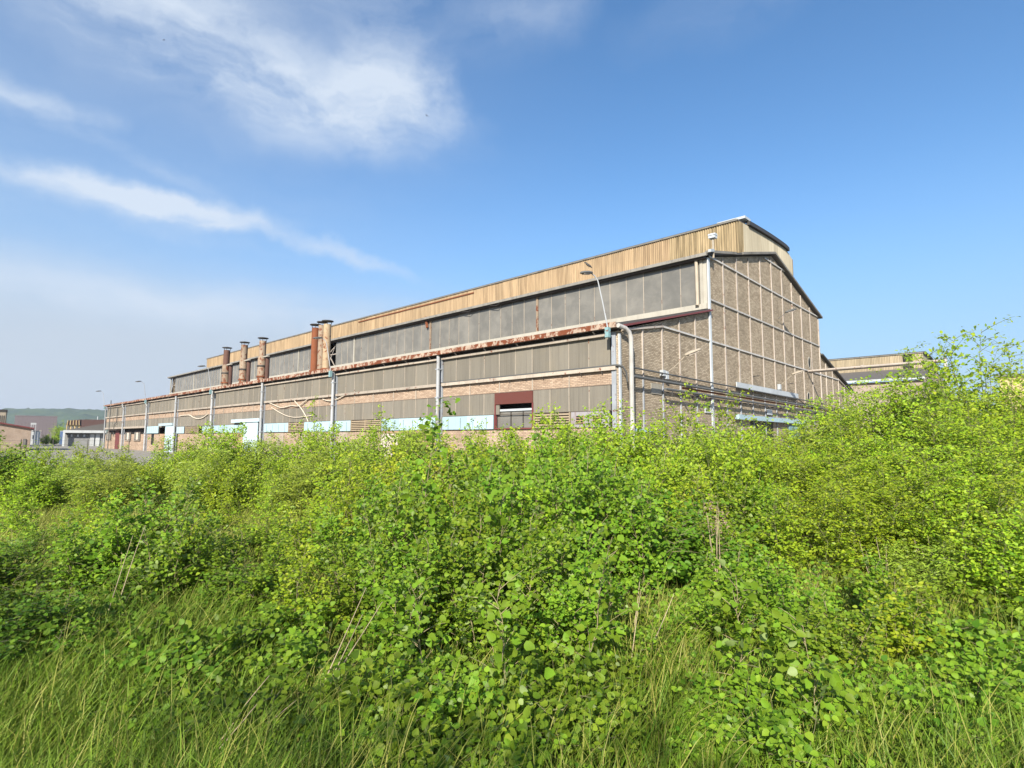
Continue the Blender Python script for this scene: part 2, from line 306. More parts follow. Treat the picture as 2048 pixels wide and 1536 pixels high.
# ------------------------------------------------------------------ ground, yard, hill
def ground_z(x, y):
    return 0.10 * math.sin(x * 0.55 + 1.0) * math.cos(y * 0.42) * max(0.0, 1 - y / 30.0) if y < 30 else 0.0
def build_ground():
    m, nt, out = new_mat('ground_soil'); g = NT(nt); P = g.coord('Position')
    c = g.mix(g.noise(P, 0.8, 6, 0.6), (0.045, 0.060, 0.020), (0.10, 0.095, 0.045)); c = g.mix(g.ramp(g.noise(P, 9, 5, 0.6), 0.4, 0.7), c, (0.055, 0.085, 0.022))
    g.bsdf(out, c, 0.95, 0.1, normal=g.bump(g.noise(P, 14, 5), 0.6, 0.05)); M['ground'] = m
    mb = MB(); xs = [-6000, -2500, -800, -300, -120, -60] + list(np.arange(-30, 31, 1.5)) + [60, 120, 300, 800, 2500, 6000]; ys = [-400, -80] + list(np.arange(-20, 31, 1.5)) + [45, 70, 110, 200, 500, 1500, 6000]
    vs = [(x, y, ground_z(x, y)) for y in ys for x in xs]; nx = len(xs)
    mb.add(vs, [(j * nx + i, j * nx + i + 1, (j + 1) * nx + i + 1, (j + 1) * nx + i) for j in range(len(ys) - 1) for i in range(nx - 1)], True)
    tag(mb.build('ground', m), kind='structure')
    m, nt, out = new_mat('asphalt'); g = NT(nt); P = g.coord('Position')
    c = g.mix(g.noise(P, 0.25, 6, 0.6, 0.5), (0.20, 0.185, 0.16), (0.32, 0.295, 0.255)); c = g.mix(g.ramp(g.noise(P, 0.9, 5, 0.7, 1.0), 0.55, 0.66, 0, 0.7), c, (0.075, 0.085, 0.040))
    g.bsdf(out, c, 0.9, 0.2, normal=g.bump(g.noise(P, 30, 3), 0.3, 0.01))
    pts = []
    for s, t in ((-30, -7), (-30, 70), (330, 70), (330, -60), (45, -60), (28, -14)):
        p = U * (s + 14.6) + V * (t + 23.0); pts.append((p.x, p.y, 0.03))
    tag(MB().add(pts, [tuple(range(len(pts)))]).build('yard', m), kind='structure')
    # wooded hill
    m, nt, out = new_mat('hill_woods'); g = NT(nt); P = g.coord('Position')
    c = g.mix(g.ramp(g.noise(P, 0.012, 6, 0.65), 0.35, 0.65), (0.022, 0.050, 0.022), (0.055, 0.090, 0.030)); g.bsdf(out, c, 0.95, 0.1)
    nx, ny = 300, 50; X = np.linspace(-3300, 900, nx); Y = np.linspace(1700, 2700, ny); r2 = np.random.default_rng(3)
    base = np.zeros((ny, nx))
    for j, y in enumerate(Y):
        f = min(1.0, (y - 1700) / 520.0); f = f * f * (3 - 2 * f)
        base[j] = f * (98 + 10 * np.sin(X / 430.0) + 5 * np.sin(X / 150 + 1)) * np.clip((1150 - X) / 2200, 0, 1) ** 0.35
    z = base + r2.uniform(-1, 1, base.shape) * 7.5 * (base > 2) + r2.uniform(-1, 1, base.shape) * 2
    mb = MB(); mb.add([(X[i] + r2.uniform(-4, 4), Y[j], z[j, i] - (4 if j == 0 else 0)) for j in range(ny) for i in range(nx)], [(j * nx + i, j * nx + i + 1, (j + 1) * nx + i + 1, (j + 1) * nx + i) for j in range(ny - 1) for i in range(nx - 1)], True)
    tag(mb.build('hill', m), kind='structure')
build_ground()

# ------------------------------------------------------------------ the factory hall: local x across (t), y along (s), z up
P0 = U * 14.6 + V * 23.0
RZ = math.atan2(V.y, V.x)
def loc2w(x, y, z): p = P0 + V * x + U * y; return Vector((p.x, p.y, z))
T1, TC, T2, TW = 10.3, 22.2, 34.1, 44.4
LEN, HLEN = 102.7, 106.0
BAYS = [0.42, 13.1, 26.1, 39.3, 52.3, 64.8, 77.7, 90.3, 102.6]
HB = [0.35, 13.9, 27.3, 40.8, 54.0, 67.3, 80.4, 92.8, 105.6]
hall = empty('factory_hall', P0, RZ)
tag(hall, 'long derelict brick factory hall with grey panel walls and yellow corrugated roof monitor', 'factory')
def roof_z(t):
    if t < T1: return 7.25 + (9.85 - 7.25) * t / T1
    if t <= T2: return 13.35 + 3.0 * (1 - abs(t - TC) / (TC - T1))
    return 7.25 + (9.85 - 7.25) * (TW - t) / (TW - T2)
def build_hall():
    H = hall
    # ---- brickwork of the long wall
    box('brick_wall', 0.0, 0.30, 0.05, LEN, -0.2, 2.36, M['brick_warm'], H)
    box('brick_band', 0.0, 0.30, 0.05, LEN, 4.46, 5.14, M['brick_warm'], H)
    box('inner_wall', 0.62, 0.70, 0.35, LEN - 0.1, 0.0, 7.0, M['black'], H)
    box('top_beam', 0.0, 0.25, 0.05, LEN, 6.86, 7.129, M['soffit'], H)
    # gable wall of the near end (and a plain one at the far end)
    poly = [(0.31, -0.2), (0.31, 7.18), (T1, 9.72), (T1, 13.22), (TC, 16.2), (T2, 13.22), (T2, 9.72), (TW, 7.18), (TW, -0.2)]
    MB().prism(poly, 'y', 0.0, 0.3).build('gable_wall', M['brick_brown'], H)
    MB().prism([(T1 + 0.3, 0), (T1 + 0.3, 13.2), (TC, 16.2), (T2, 13.2), (T2, 0)], 'y', HLEN - 0.3, HLEN - 0.05).build('far_gable_wall', M['brick_brown'], H)
    MB().prism([(0.31, 0), (0.31, 7.1), (T1, 9.6), (T1, 0)], 'y', LEN - 0.3, LEN).build('far_gable_wall', M['brick_warm'], H)
    box('corner_pier', -0.03, 0.28, -0.03, 0.36, -0.2, 7.05, M['brick_brown'], H)
    box('side_wall', TW - 0.3, TW - 0.02, 0.31, LEN, -0.2, 7.1, M['brick_brown'], H)
    box('side_wall', T2 - 0.3, T2 - 0.02, 0.31, HLEN - 0.31, 9.4, 13.2, M['panel'], H)
    # ---- roofs
    MB().prism([(-0.42, 7.36), (-0.42, 7.19), (T1, 9.76), (T1, 9.92)], 'y', -0.12, LEN + 0.3).build('wing_roof', M['roof'], H)
    MB().prism([(TW + 0.5, 7.27), (TW + 0.5, 7.11), (T2, 9.76), (T2, 9.92)], 'y', -0.12, LEN).build('wing_roof', M['roof'], H)
    MB().prism([(T1 - 0.45, 13.20), (T1 - 0.45, 13.34), (TC, 16.44), (T2 + 0.45, 13.34), (T2 + 0.45, 13.20), (TC, 16.30)], 'y', -0.22, HLEN).build('main_roof', M['roof'], H)
    # verge trims on the gable, broken at one place
    for a, b in (((T1 - 0.4, 13.42), (14.35, 14.42)), ((15.55, 14.72), (TC, 16.42)), ((TC, 16.42), (T2 + 0.5, 13.28))):
        MB().bar((a[0], -0.20, a[1]), (b[0], -0.20, b[1]), 0.16, 0.24, up=(0, -1, 0)).build('verge_trim', M['verge'], H)
    MB().bar((T2 + 0.1, -0.16, 9.78), (TW + 0.6, -0.16, 7.15), 0.14, 0.26, up=(0, -1, 0)).build('verge_trim', M['dark'], H)
    MB().bar((0.25, -0.13, 7.33), (T1 + 0.1, -0.13, 9.83), 0.10, 0.24, up=(0, -1, 0)).build('red_flashing', M['red_trim'], H)
    # ---- eaves of the wing: peeling fascia in lengths, soffit, brackets, upper rail
    y = -0.18; k = 0
    while y < LEN + 0.3:
        y2 = min(y + 4.0, LEN + 0.35); dz = random.uniform(-0.018, 0.018)
        MB().box(-0.53, -0.425, y, y2 - 0.012, 7.14 + dz, 7.40 + dz).build('eaves_fascia', M['rust_paint'], H); y = y2; k += 1
    box('soffit_board', -0.42, -0.002, -0.1, LEN, 7.13, 7.18, M['soffit'], H)
    br = MB().bar((-0.41, 0, 7.11), (-0.24, 0, 6.99), 0.05, 0.05).mesh('eaves_bracket')
    for i in range(40): link('eaves_bracket', br, M['mullion'], H, (0, 1.2 + i * 2.57, 0))
    for i in range(8):
        box('upper_rail', -0.23, -0.03, BAYS[i] + 0.22, BAYS[i + 1] - 0.12, 6.83, 6.965, M['rail'], H)
    # mid rail: an angle with a pipe on it
    clip = MB().bar((-0.12, 0, 5.148), (-0.12, 0, 5.06), 0.05).mesh('rail_clip'); clamp = MB().box(-0.47, -0.13, -0.115, 0.155, 0, 0.06).mesh('pipe_clamp')
    for i in range(8):
        a, b = BAYS[i] + (0.2 if i else -0.35), BAYS[i + 1] - 0.12
        MB().box(-0.20, -0.02, a, b, 5.15, 5.26).box(-0.20, -0.17, a, b, 5.26, 5.33).build('middle_rail', M['rail'], H)
        yy = a + 0.8
        while yy < b: link('rail_clip', clip, M['dark'], H, (0, yy, 0)); yy += 1.25
    mb = MB().tube([(-0.15, 13.0, 5.36), (-0.15, 0.1, 5.37), (-0.14, -0.12, 5.35), (0.0, -0.22, 5.30), (0.25, -0.26, 5.05), (0.35, -0.25, 4.6)], 0.045, 8); mb.build('service_pipe', M['lamp_grey'], H)
    # ---- columns, downpipes
    for i, s in enumerate(BAYS[1:-1]):
        MB().box(-0.14, -0.01, s - 0.10, s - 0.06, 0, 7.0).box(-0.14, -0.01, s + 0.06, s + 0.10, 0, 7.0).box(-0.09, -0.05, s - 0.06, s + 0.06, 0, 7.0).build('steel_column', M['mullion_blue'], H)
        if s < 70: pts = [(-0.34, s + 0.02, 7.12), (-0.34, s + 0.02, -0.1)]
        else: pts = [(-0.50, s + 0.02, 7.09), (-0.48, s + 0.02, 6.75), (-0.30, s + 0.02, 6.45), (-0.30, s + 0.02, -0.1)]
        dp = MB().tube(pts, 0.115, 12).build('downpipe', M['grey_pipe'], H)
        for zz in (6.2, 4.4, 2.4): link('pipe_clamp', clamp, M['mullion_blue'], dp, (0, s, zz))
    box('corner_column', -0.10, -0.005, 0.10, 0.34, -0.1, 7.0, M['mullion_blue'], H)
    MB().box(-0.07, 0.06, -0.12, -0.04, -0.1, 6.9).build('corner_angle', M['white_board'], H)
    MB().tube([(-0.4, -0.26, 7.22), (0.15, -0.30, 7.16), (0.40, -0.36, 7.0), (0.52, -0.38, 6.75), (0.52, -0.38, -0.1)], 0.11, 14).build('corner_downpipe', M['white_pipe'], H)
    MB().tube([(-0.25, LEN + 0.15, 7.0), (-0.15, LEN + 0.35, 6.5), (-0.1, LEN + 0.35, 0)], 0.11, 10).build('downpipe', M['grey_pipe'], H)
    # ---- wall panels: upper row and lower row, with cream strips between them
    strip_u = MB().box(-0.070, -0.035, -0.014, 0.014, 5.34, 6.85).mesh('panel_strip'); strip_l = MB().box(-0.070, -0.035, -0.014, 0.014, 3.24, 4.45).mesh('panel_strip')
    strip_b = MB().box(-0.05, -0.003, -0.03, 0.03, 4.47, 5.13).mesh('brick_strip')
    skip_low = [(5.36, 8.30)]
    cache = {}
    def panel(y0, y1, z0, z1, mat, name='wall_panel'):
        w = round(y1 - y0, 2); key = (w, z0, z1, name)
        if key not in cache: cache[key] = MB().box(-0.045, 0.02, 0.008, w - 0.008, z0, z1).mesh(name)
        return link(name, cache[key], mat, H, (random.uniform(-0.006, 0.006), y0, 0))
    for i in range(8):
        a = BAYS[i] + (0.14 if i else 0.02); b = BAYS[i + 1] - 0.14; n = 10; w = round((b - a) / n, 2)
        for k in range(n):
            y0 = a + (b - a) * k / n
            panel(y0, y0 + w, 5.33, 6.86, M['panel'])
            if i >= 6 and k > 1 and False: pass
            lowmid = y0 + w / 2
            if not any(p < lowmid < q for p, q in skip_low): panel(y0, y0 + w, 3.235, 4.455, M['panel'])
            if k: link('panel_strip', strip_u, M['rail'], H, (0, y0, 0))
            if k and not any(p < y0 < q for p, q in skip_low): link('panel_strip', strip_l, M['rail'], H, (0, y0, 0))
            if k % 2 == 0 and k: link('brick_strip', strip_b, M['rail'], H, (0, y0, 0))
    box('string_line', -0.055, -0.002, 0.05, LEN, 4.452, 4.474, M['soffit'], H)
    box('string_line', -0.065, -0.001, 0.05, LEN, 3.205, 3.232, M['soffit'], H)
    # brown-red panel over the window opening, the window with three panes
    box('red_panel', -0.11, 0.01, 5.38, 8.28, 3.80, 4.44, M['red_panel'], H)
    w = MB().box(-0.10, 0.05, 5.36, 5.44, 2.40, 3.8).box(-0.10, 0.05, 8.22, 8.30, 2.40, 3.8).box(-0.10, 0.05, 5.44, 8.22, 2.38, 2.45).build('window', M['red_trim'], H)
    box('window_head', 0.02, 0.10, 5.45, 8.21, 3.40, 3.52, M['white_board'], w)
    for y0, y1 in ((5.46, 6.20), (6.26, 7.12), (7.20, 8.20)):
        box('pane', 0.10, 0.12, y0, y1, 2.46, 3.40, M['glass'], w)
        box('window_mullion', 0.06, 0.15, y1, y1 + 0.055, 2.46, 3.40, M['dark'], w)
    # row under the lower panels: pale blue boards, louvred blocks, dirty board
    def blue(a, b, z0=2.40, z1=3.20, x=-0.12):
        n = max(1, round((b - a) / 2.0)); w = (b - a) / n
        for k in range(n): MB().box(x, x + 0.04, a + k * w + 0.006, a + (k + 1) * w - 0.006, z0, z1).build('blue_board', M['light_blue'], H)
        mb = MB()
        for k in range(2 * n): mb.box(x - 0.012, x - 0.001, a + (k + 0.5) * w / 2 - 0.012, a + (k + 0.5) * w / 2 + 0.012, z0 + 0.02, z1 - 0.1)
        tag(mb.build('board_clip', M['dark'], H), kind='stuff')
        box('board_backing', -0.075, -0.002, a, b, 2.37, 3.20, M['soffit'], H)
    def louvre(a, b, z0=2.40, z1=3.19):
        box('louvre_backing', -0.02, 0.02, a, b, z0, z1, M['soffit'], H)
        n = 6; hgt = (z1 - z0) / n; me = MB().add([(-0.13, 0, 0), (-0.13, b - a, 0), (-0.02, b - a, 0.075), (-0.02, 0, 0.075), (-0.13, 0, 0.02), (-0.13, b - a, 0.02), (-0.02, b - a, 0.095), (-0.02, 0, 0.095)],
                     [(0, 3, 2, 1), (4, 5, 6, 7), (0, 1, 5, 4), (1, 2, 6, 5), (2, 3, 7, 6), (3, 0, 4, 7)]).mesh('louvre_slat')
        for k in range(n): link('louvre_slat', me, M['louvre'], H, (0, a, z0 + k * hgt + 0.01))
        for yy in (a, (a + b) / 2, b - 0.06): box('louvre_post', -0.14, -0.021, yy, yy + 0.05, z0, z1 + 0.01, M['louvre'], H)
    blue(8.36, 12.9); blue(13.35, 19.6); louvre(19.7, 23.7); blue(23.75, 25.95)
    blue(26.3, 31.1); louvre(31.15, 34.05); blue(34.1, 39.1); blue(43.5, 52.1); blue(52.5, 55.6); louvre(57.0, 61.4); blue(61.9, 64.6)
    blue(72.0, 77.4, 2.45, 3.4, -0.2); louvre(2.85, 5.3)
    bd = box('vent_board', -0.09, 0.0, 0.5, 2.80, 2.42, 3.20, M['board_dirty'], H)
    for a in (1.02, 2.02):
        MB().box(-0.10, -0.091, a, a + 0.45, 2.58, 3.0).build('vent_grille', M['black'], bd)
        mb = MB()
        for k in range(3): mb.box(-0.13, -0.102, a, a + 0.45, 2.62 + k * 0.13, 2.66 + k * 0.13)
        mb.box(-0.14, -0.1, a - 0.04, a, 2.55, 3.03).build('vent_slat', M['tan_wood'], bd)
    # lintel, boarding and cream panel on the brick under the second bay
    box('lintel', -0.10, -0.002, 13.4, 19.6, 2.20, 2.36, M['tan_wood'], H)
    box('cream_panel', -0.07, -0.001, 16.5, 19.7, 0.2, 2.19, M['cream_panel'], H)
    box('brown_panel', -0.05, -0.001, 13.4, 16.45, 0.2, 2.19, M['tan_wood'], H)
    for a in (24.2, 28.0, 30.2, 35.0, 37.5): box('cream_panel', -0.06, -0.001, a, a + 1.5, 0.1, 2.30, M['brick_pink'], H)
    # sliding doors with hoods
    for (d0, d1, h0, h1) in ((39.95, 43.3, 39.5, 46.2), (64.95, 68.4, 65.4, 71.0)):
        d = MB().box(-0.36, -0.28, d0, d1, 0.05, 3.36).build('sliding_door', M['door_blue'], H)
        box('door_rail', -0.40, -0.27, d0 + 0.05, d1 - 0.05, 1.55, 1.62, M['white_board'], d)
        box('door_hood', -0.48, -0.02, h0, h1, 3.40, 3.72, M['door_blue'], H)
        box('doorway_black_sheet', -0.06, -0.001, d0 - 0.55, d0, 0, 3.2, M['black'], H)  # black sheet on the brick paints the dark of an open doorway
        for k in range(4): box('door_board', -0.10, -0.02, d1 + 0.02 + k * 0.75, d1 + 0.72 + k * 0.75, 0.05, 2.36, M['tan_wood'], H)
    box('dark_slit_sheet', -0.02, -0.001, 74.5, 75.7, 0.9, 2.36, M['black'], H)  # sheet laid on the wall; the slit's darkness is its black colour
    # windows and door in the far brick bays
    for a, b in ((81.0, 84.2), (86.1, 89.4), (98.5, 101.7)):
        w = MB().box(-0.08, -0.02, a, b, 1.45, 2.7).build('window', M['soffit'], H)
        for k in range(3):
            y0 = a + 0.12 + k * (b - a - 0.1) / 3; box('pane', -0.10, -0.082, y0, y0 + (b - a) / 3 - 0.16, 1.55, 2.6, M['cream_panel'] if k == 1 else M['glass'], w)
        box('window_sill', -0.16, -0.081, a - 0.08, b + 0.08, 1.36, 1.44, M['rail'], w)
    box('far_door', -0.06, -0.001, 93.2, 95.6, 0, 3.0, M['red_trim'], H)
    box('door_canopy', -0.7, -0.002, 92.0, 97.4, 3.02, 3.1, M['soffit'], H)
    box('lower_beam', -0.22, -0.08, 77.9, 102.4, 3.24, 3.52, M['rail'], H)
    MB().tube([(-0.5, 98.0, 0), (-0.5, 98.0, 8.0)], 0.07, 8).build('vent_pole', M['lamp_grey'], H)
    MB().tube([(-0.25, 94.5, 6.6), (-0.25, 94.5, 4.3), (-0.25, 96.0, 4.0), (-0.25, 96.0, 2.0)], 0.06, 8).build('service_pipe', M['lamp_grey'], H)
    # ---- clerestory of the main hall
    box('clerestory_sill', T1 - 0.16, T1 + 0.2, 0.05, HLEN - 0.1, 9.93, 10.27, M['sill'], H)
    MB().box(T1 - 0.42, T1 + 0.15, 0.0, HLEN, 13.06, 13.2).build('clerestory_eaves', M['soffit'], H)
    MB().box(T1 - 0.58, T1 - 0.46, -0.2, HLEN + 0.05, 13.16, 13.36).build('clerestory_gutter', M['verge'], H)
    for i in range(9):
        s = HB[i]
        MB().box(T1 - 0.12, T1 + 0.06, s - 0.09, s + 0.09, 10.27, 13.06).build('clerestory_post', M['stack'] if i in (1, 2) else M['sill'], H)
    pc = {}
    for i in range(8):
        a, b = HB[i] + 0.09, HB[i + 1] - 0.09; n = 10; w = (b - a) / n
        for k in range(n):
            y0 = a + k * w; mid = y0 + w / 2
            if 45.2 < mid < 46.9 or mid > 103.6: continue
            key = round(w, 3)
            if key not in pc: pc[key] = (MB().box(T1 - 0.05, T1 - 0.035, 0.012, w - 0.012, 10.28, 13.055).mesh('window_pane'), MB().box(T1 - 0.075, T1 - 0.03, -0.016, 0.016, 10.28, 13.055).mesh('glazing_bar'))
            link('window_pane', pc[key][0], M['glass'], H, (0, y0, 0))
            if k: link('glazing_bar', pc[key][1], M['rail'], H, (0, y0, 0))
    for i in range(8):   # roof trusses seen through the glass and the broken panes
        a, b = HB[i], HB[i + 1]; mb = MB(); mb.bar((T1 + 0.35, a, 11.75), (T1 + 0.35, b, 11.75), 0.10); n = 6
        for k in range(n):
            q0 = a + (b - a) * k / n; q1 = a + (b - a) * (k + 1) / n
            z0, z1 = (11.75, 12.95) if k % 2 else (12.95, 11.75)
            if i % 2 == 0 or k in (1, 2): mb.bar((T1 + 0.35, q0, z0), (T1 + 0.35, q1, z1), 0.08)
        mb.build('roof_truss', M['mullion'], H)
    MB().bar((T1 + 0.1, 45.25, 10.3), (T1 + 0.1, 46.8, 11.9), 0.08).bar((T1 + 0.1, 46.8, 10.3), (T1 + 0.1, 45.3, 12.6), 0.06).build('broken_brace', M['mullion'], H)
    MB().bar((T1 + 0.1, 103.8, 13.0), (T1 + 0.1, 105.5, 10.6), 0.12).build('broken_brace', M['mullion'], H)
    MB().tube([(T1 - 0.2, 0.62, 13.1), (T1 - 0.2, 0.60, 10.3), (T1 - 0.3, 0.60, 10.15)], 0.11, 10).build('clerestory_downpipe', M['lamp_cream'], H)
    box('corner_boarding', T1 - 0.07, T1 + 0.05, 0.02, 0.30, 9.95, 13.05, M['sill'], H)
    MB().box(T1 - 0.10, T1 + 0.14, -0.11, -0.03, 0, 13.15).build('corner_mullion', M['white_board'], H)
    MB().bar((T1 - 0.2, 27.9, 13.5), (T1 - 0.25, 27.6, 12.4), 0.16, 0.2).build('hanging_gutter', M['rust'], H)
    for a in (17.5, 21.0): MB().tube([(T1 - 0.5, a, 13.2), (T1 - 0.5, a + 0.5, 12.95), (T1 - 0.5, a + 1.3, 13.1)], 0.03, 6).build('hanging_gutter', M['dark'], H)
    # ---- gable mullions and rails
    for k, t in enumerate((2.2, 4.24, 6.25, 8.27, 12.6, 14.85, 17.05, 19.4, 21.8, 24.2, 26.6, 29.0, 31.5, 35.9, 38.1, 40.2, 42.4)):
        big = t in (12.6, 14.85, 24.2, 29.0); w = 0.055 if big else 0.036
        zt = roof_z(t) - 0.28; MB().box(t - w, t + w, -0.075, -0.004, 4.9, zt).build('gable_mullion', M['mullion'], H)
        MB().box(t - w, t + w, -0.070, -0.004, 0, 4.9).build('gable_mullion', M['mullion_blue'], H)
    MB().box(T2 - 0.09, T2 + 0.05, -0.08, -0.004, 0, 13.05).build('gable_mullion', M['mullion'], H)
    for t0, t1, z in ((T1 + 0.15, T2 - 0.1, 13.30), (T1 + 0.15, T2 - 0.1, 10.54), (4.3, 40.2, 7.90), (20.4, 25.0, 15.62)):
        MB().box(t0, t1, -0.09, -0.02, z - 0.05, z + 0.05).build('gable_rail', M['gable_rail'], H)
    for a, b in (((4.3, 7.90), (2.2, 7.50)), ((2.2, 7.50), (0.3, 7.15)), ((40.2, 7.90), (42.4, 7.45)), ((42.4, 7.45), (44.3, 7.0))):
        MB().bar((a[0], -0.07, a[1]), (b[0], -0.07, b[1]), 0.10, 0.12, up=(0, -1, 0)).build('gable_rail', M['mullion'], H)
    # oval windows, small windows, white board, door canopy
    for (t, z, rx, rz) in ((30.8, 8.66, 0.32, 0.44), (30.1, 5.62, 0.30, 0.33)):
        n = 20; ring = MB(); vs = []; fs = []
        for k in range(n):
            c, s_ = math.cos(2 * math.pi * k / n), math.sin(2 * math.pi * k / n)
            for q, yy in ((1.0, -0.004), (1.0, -0.03), (1.22, -0.03), (1.22, -0.004)): vs.append((t + rx * q * c, yy, z + rz * q * s_))
        for k in range(n):
            for q in range(4): fs.append((k * 4 + q, k * 4 + (q + 1) % 4, ((k + 1) % n) * 4 + (q + 1) % 4, ((k + 1) % n) * 4 + q))
        w = ring.add(vs, fs).build('oval_window', M['sill'], H)
        MB().add([(t + rx * math.cos(2 * math.pi * k / n), -0.006, z + rz * math.sin(2 * math.pi * k / n)) for k in range(n)], [tuple(range(n))]).build('pane', M['black'], w)  # flat black disc paints the dark hollow; no hole is cut
    w = MB().box(9.3, 9.38, -0.08, -0.003, 3.45, 3.95).box(10.05, 10.13, -0.08, -0.003, 3.45, 3.95).box(9.38, 10.05, -0.08, -0.003, 3.88, 3.95).box(9.38, 10.05, -0.08, -0.003, 3.45, 3.52).build('small_window', M['white_board'], H)
    box('pane', 9.38, 10.05, -0.03, -0.002, 3.52, 3.88, M['glass'], w)
    for k in range(6): box('white_board', 13.9 + k * 2.13, 13.9 + (k + 1) * 2.13 - 0.01, -0.20, -0.125, 5.28, 5.64, M['white_board'], H)
    box('door_canopy', 13.7, 27.6, -0.35, -0.08, 3.18, 3.50, M['light_blue'], H)
    box('gate_black_sheet', 16.5, 21.0, -0.01, -0.002, 0, 3.15, M['black'], H)  # thin black sheet on the wall for the darkness inside the gate
    for k in range(2): box('gable_door', 24.2 + k * 1.4, 25.56 + k * 1.4, -0.16, -0.10, 0.0, 3.0, M['teal'], H)
    box('notice_board', 19.55, 20.6, -0.12, -0.08, 3.70, 4.08, M['white_board'], H)
    box('blue_ledge', 1.0, 3.3, -0.16, -0.004, 2.22, 2.36, M['light_blue'], H)
    box('pipe_plate', 3.0, 4.1, -0.05, -0.003, 4.2, 4.75, M['sill'], H)
    # pipe rack along the gable
    for (a, b, z0, z1, r, off, m_) in ((0.6, 40.3, 5.33, 5.16, 0.045, 0.22, 'lamp_grey'), (0.6, 42.0, 4.86, 4.66, 0.075, 0.42, 'lamp_grey'), (3.7, 42.0, 4.46, 4.28, 0.075, 0.46, 'lamp_grey'), (6.0, 42.0, 4.68, 4.52, 0.06, 0.30, 'rust')):
        MB().tube([(a, -off, z0), ((a + b) / 2, -off, (z0 + z1) / 2 - 0.02), (b, -off, z1)], r, 8).build('gable_pipe', M[m_], H)
    rb = MB().bar((0, -0.02, 4.30), (0, -0.62, 4.30), 0.06).bar((0, -0.6, 4.16), (0, -0.6, 4.36), 0.05).mesh('pipe_bracket')
    for k in range(22): link('pipe_bracket', rb, M['dark'], H, (4.2 + k * 1.75, 0, -0.006 * k))
    MB().tube([(26.6, -0.2, 5.2), (28.4, -0.3, 4.75), (30.5, -0.3, 4.6), (36, -0.25, 4.75), (40.5, -0.2, 5.05)], 0.035, 6).build('sagging_cable', M['dark'], H)
    MB().tube([(31.5, -0.2, 5.25), (36, -0.25, 5.15), (40.4, -0.3, 5.0)], 0.035, 6).build('sagging_cable', M['cable'], H)
    for t, z in ((17.3, 6.3), (24.7, 6.32)):
        MB().tube([(t, 0, z), (t, -0.45, z + 0.02)], 0.03, 6).build('wall_spike', M['dark'], H)
    # ---- roof monitor: corrugated sheets
    mon = empty('roof_monitor', (0, 0, 0), 0, H)
    ML, MR, E0, E1 = 16.3, 28.3, 0.30, HLEN - 0.3
    def sheet(width, z0, z1, pitch=0.177, amp=0.036, seg=8, lean=0.0):
        n = int(round(width / pitch)) * seg; vs = []; fs = []
        for i in range(n + 1):
            yy = width * i / n; x = amp * math.cos(2 * math.pi * yy / pitch); vs += [(x, yy, z0), (x + lean, yy, z1)]
        for i in range(n): fs.append((2 * i, 2 * i + 2, 2 * i + 3, 2 * i + 1))
        return MB().add(vs, fs, True).mesh('corrugated_sheet')
    sw = 0.177 * 6; me = sheet(sw, 14.6, 17.46); me2 = sheet(sw, 14.6, 17.46); k = 0; y = E0
    while y < E1 - 0.5:
        near = k < 5
        link('corrugated_sheet', me2 if near else me, M['dark_sheet'] if near else M['yellow_sheet'], mon, (ML + random.uniform(-0.012, 0.012), y, random.uniform(-0.02, 0.02))); y += sw; k += 1
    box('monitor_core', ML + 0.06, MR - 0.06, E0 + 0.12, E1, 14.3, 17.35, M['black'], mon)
    box('monitor_cap', ML - 0.10, ML + 0.14, E0 - 0.05, E1 + 0.1, 17.44, 17.54, M['verge'], mon)
    box('monitor_strip', ML - 0.10, ML - 0.04, 27.8, 50.0, 17.02, 17.14, M['rust'], mon)
    # end wall: vertical sheets under the curved roof line
    def top(t):
        q = (t - ML) / (MR - ML)
        return 17.46 + 0.50 * math.sin(min(1.0, q * 1.15) * math.pi * 0.5) - (0.45 * max(0.0, (q - 0.86) / 0.14) ** 1.5)
    t = ML; 
    while t < MR - 0.05:
        t2 = min(t + 0.177 * 6, MR); n = 36; vs = []; fs = []
        for i in range(n + 1):
            tt = t + (t2 - t) * i / n; yy = E0 + 0.022 * math.cos(2 * math.pi * (tt - ML) / 0.177); vs += [(tt, yy, 14.4), (tt, yy, top(tt))]
        for i in range(n): fs.append((2 * i, 2 * i + 2, 2 * i + 3, 2 * i + 1))
        MB().add(vs, fs, True).build('end_sheet', M['pale_sheet'] if t > ML + 1.0 else M['dark_sheet'], mon); t = t2
    pts = [ML + (MR - ML) * i / 16 for i in range(17)]
    prof = [(tt, top(tt) + 0.02) for tt in pts] + [(tt, top(tt) + 0.16) for tt in reversed(pts)]
    MB().prism(prof, 'y', E0 + 0.1, E1).build('monitor_roof', M['roof'], mon)
    pts = [18.2 + (27.2 - 18.2) * i / 12 for i in range(13)]
    prof = [(tt, top(tt) + 0.05) for tt in pts] + [(tt, top(tt) + 0.34) for tt in reversed(pts)]
    MB().prism(prof, 'y', E0 - 0.18, E0 + 0.09).build('roof_edge', M['dark'], mon)
    MB().box(17.5, 18.6, E0 - 0.1, E0 + 2.0, 17.98, 18.16).build('roof_box', M['white_board'], mon)
    MB().box(MR - 0.02, MR + 0.14, E0 - 0.03, E1, 14.3, 17.5).build('side_sheet', M['dark_sheet'], mon)
build_hall()

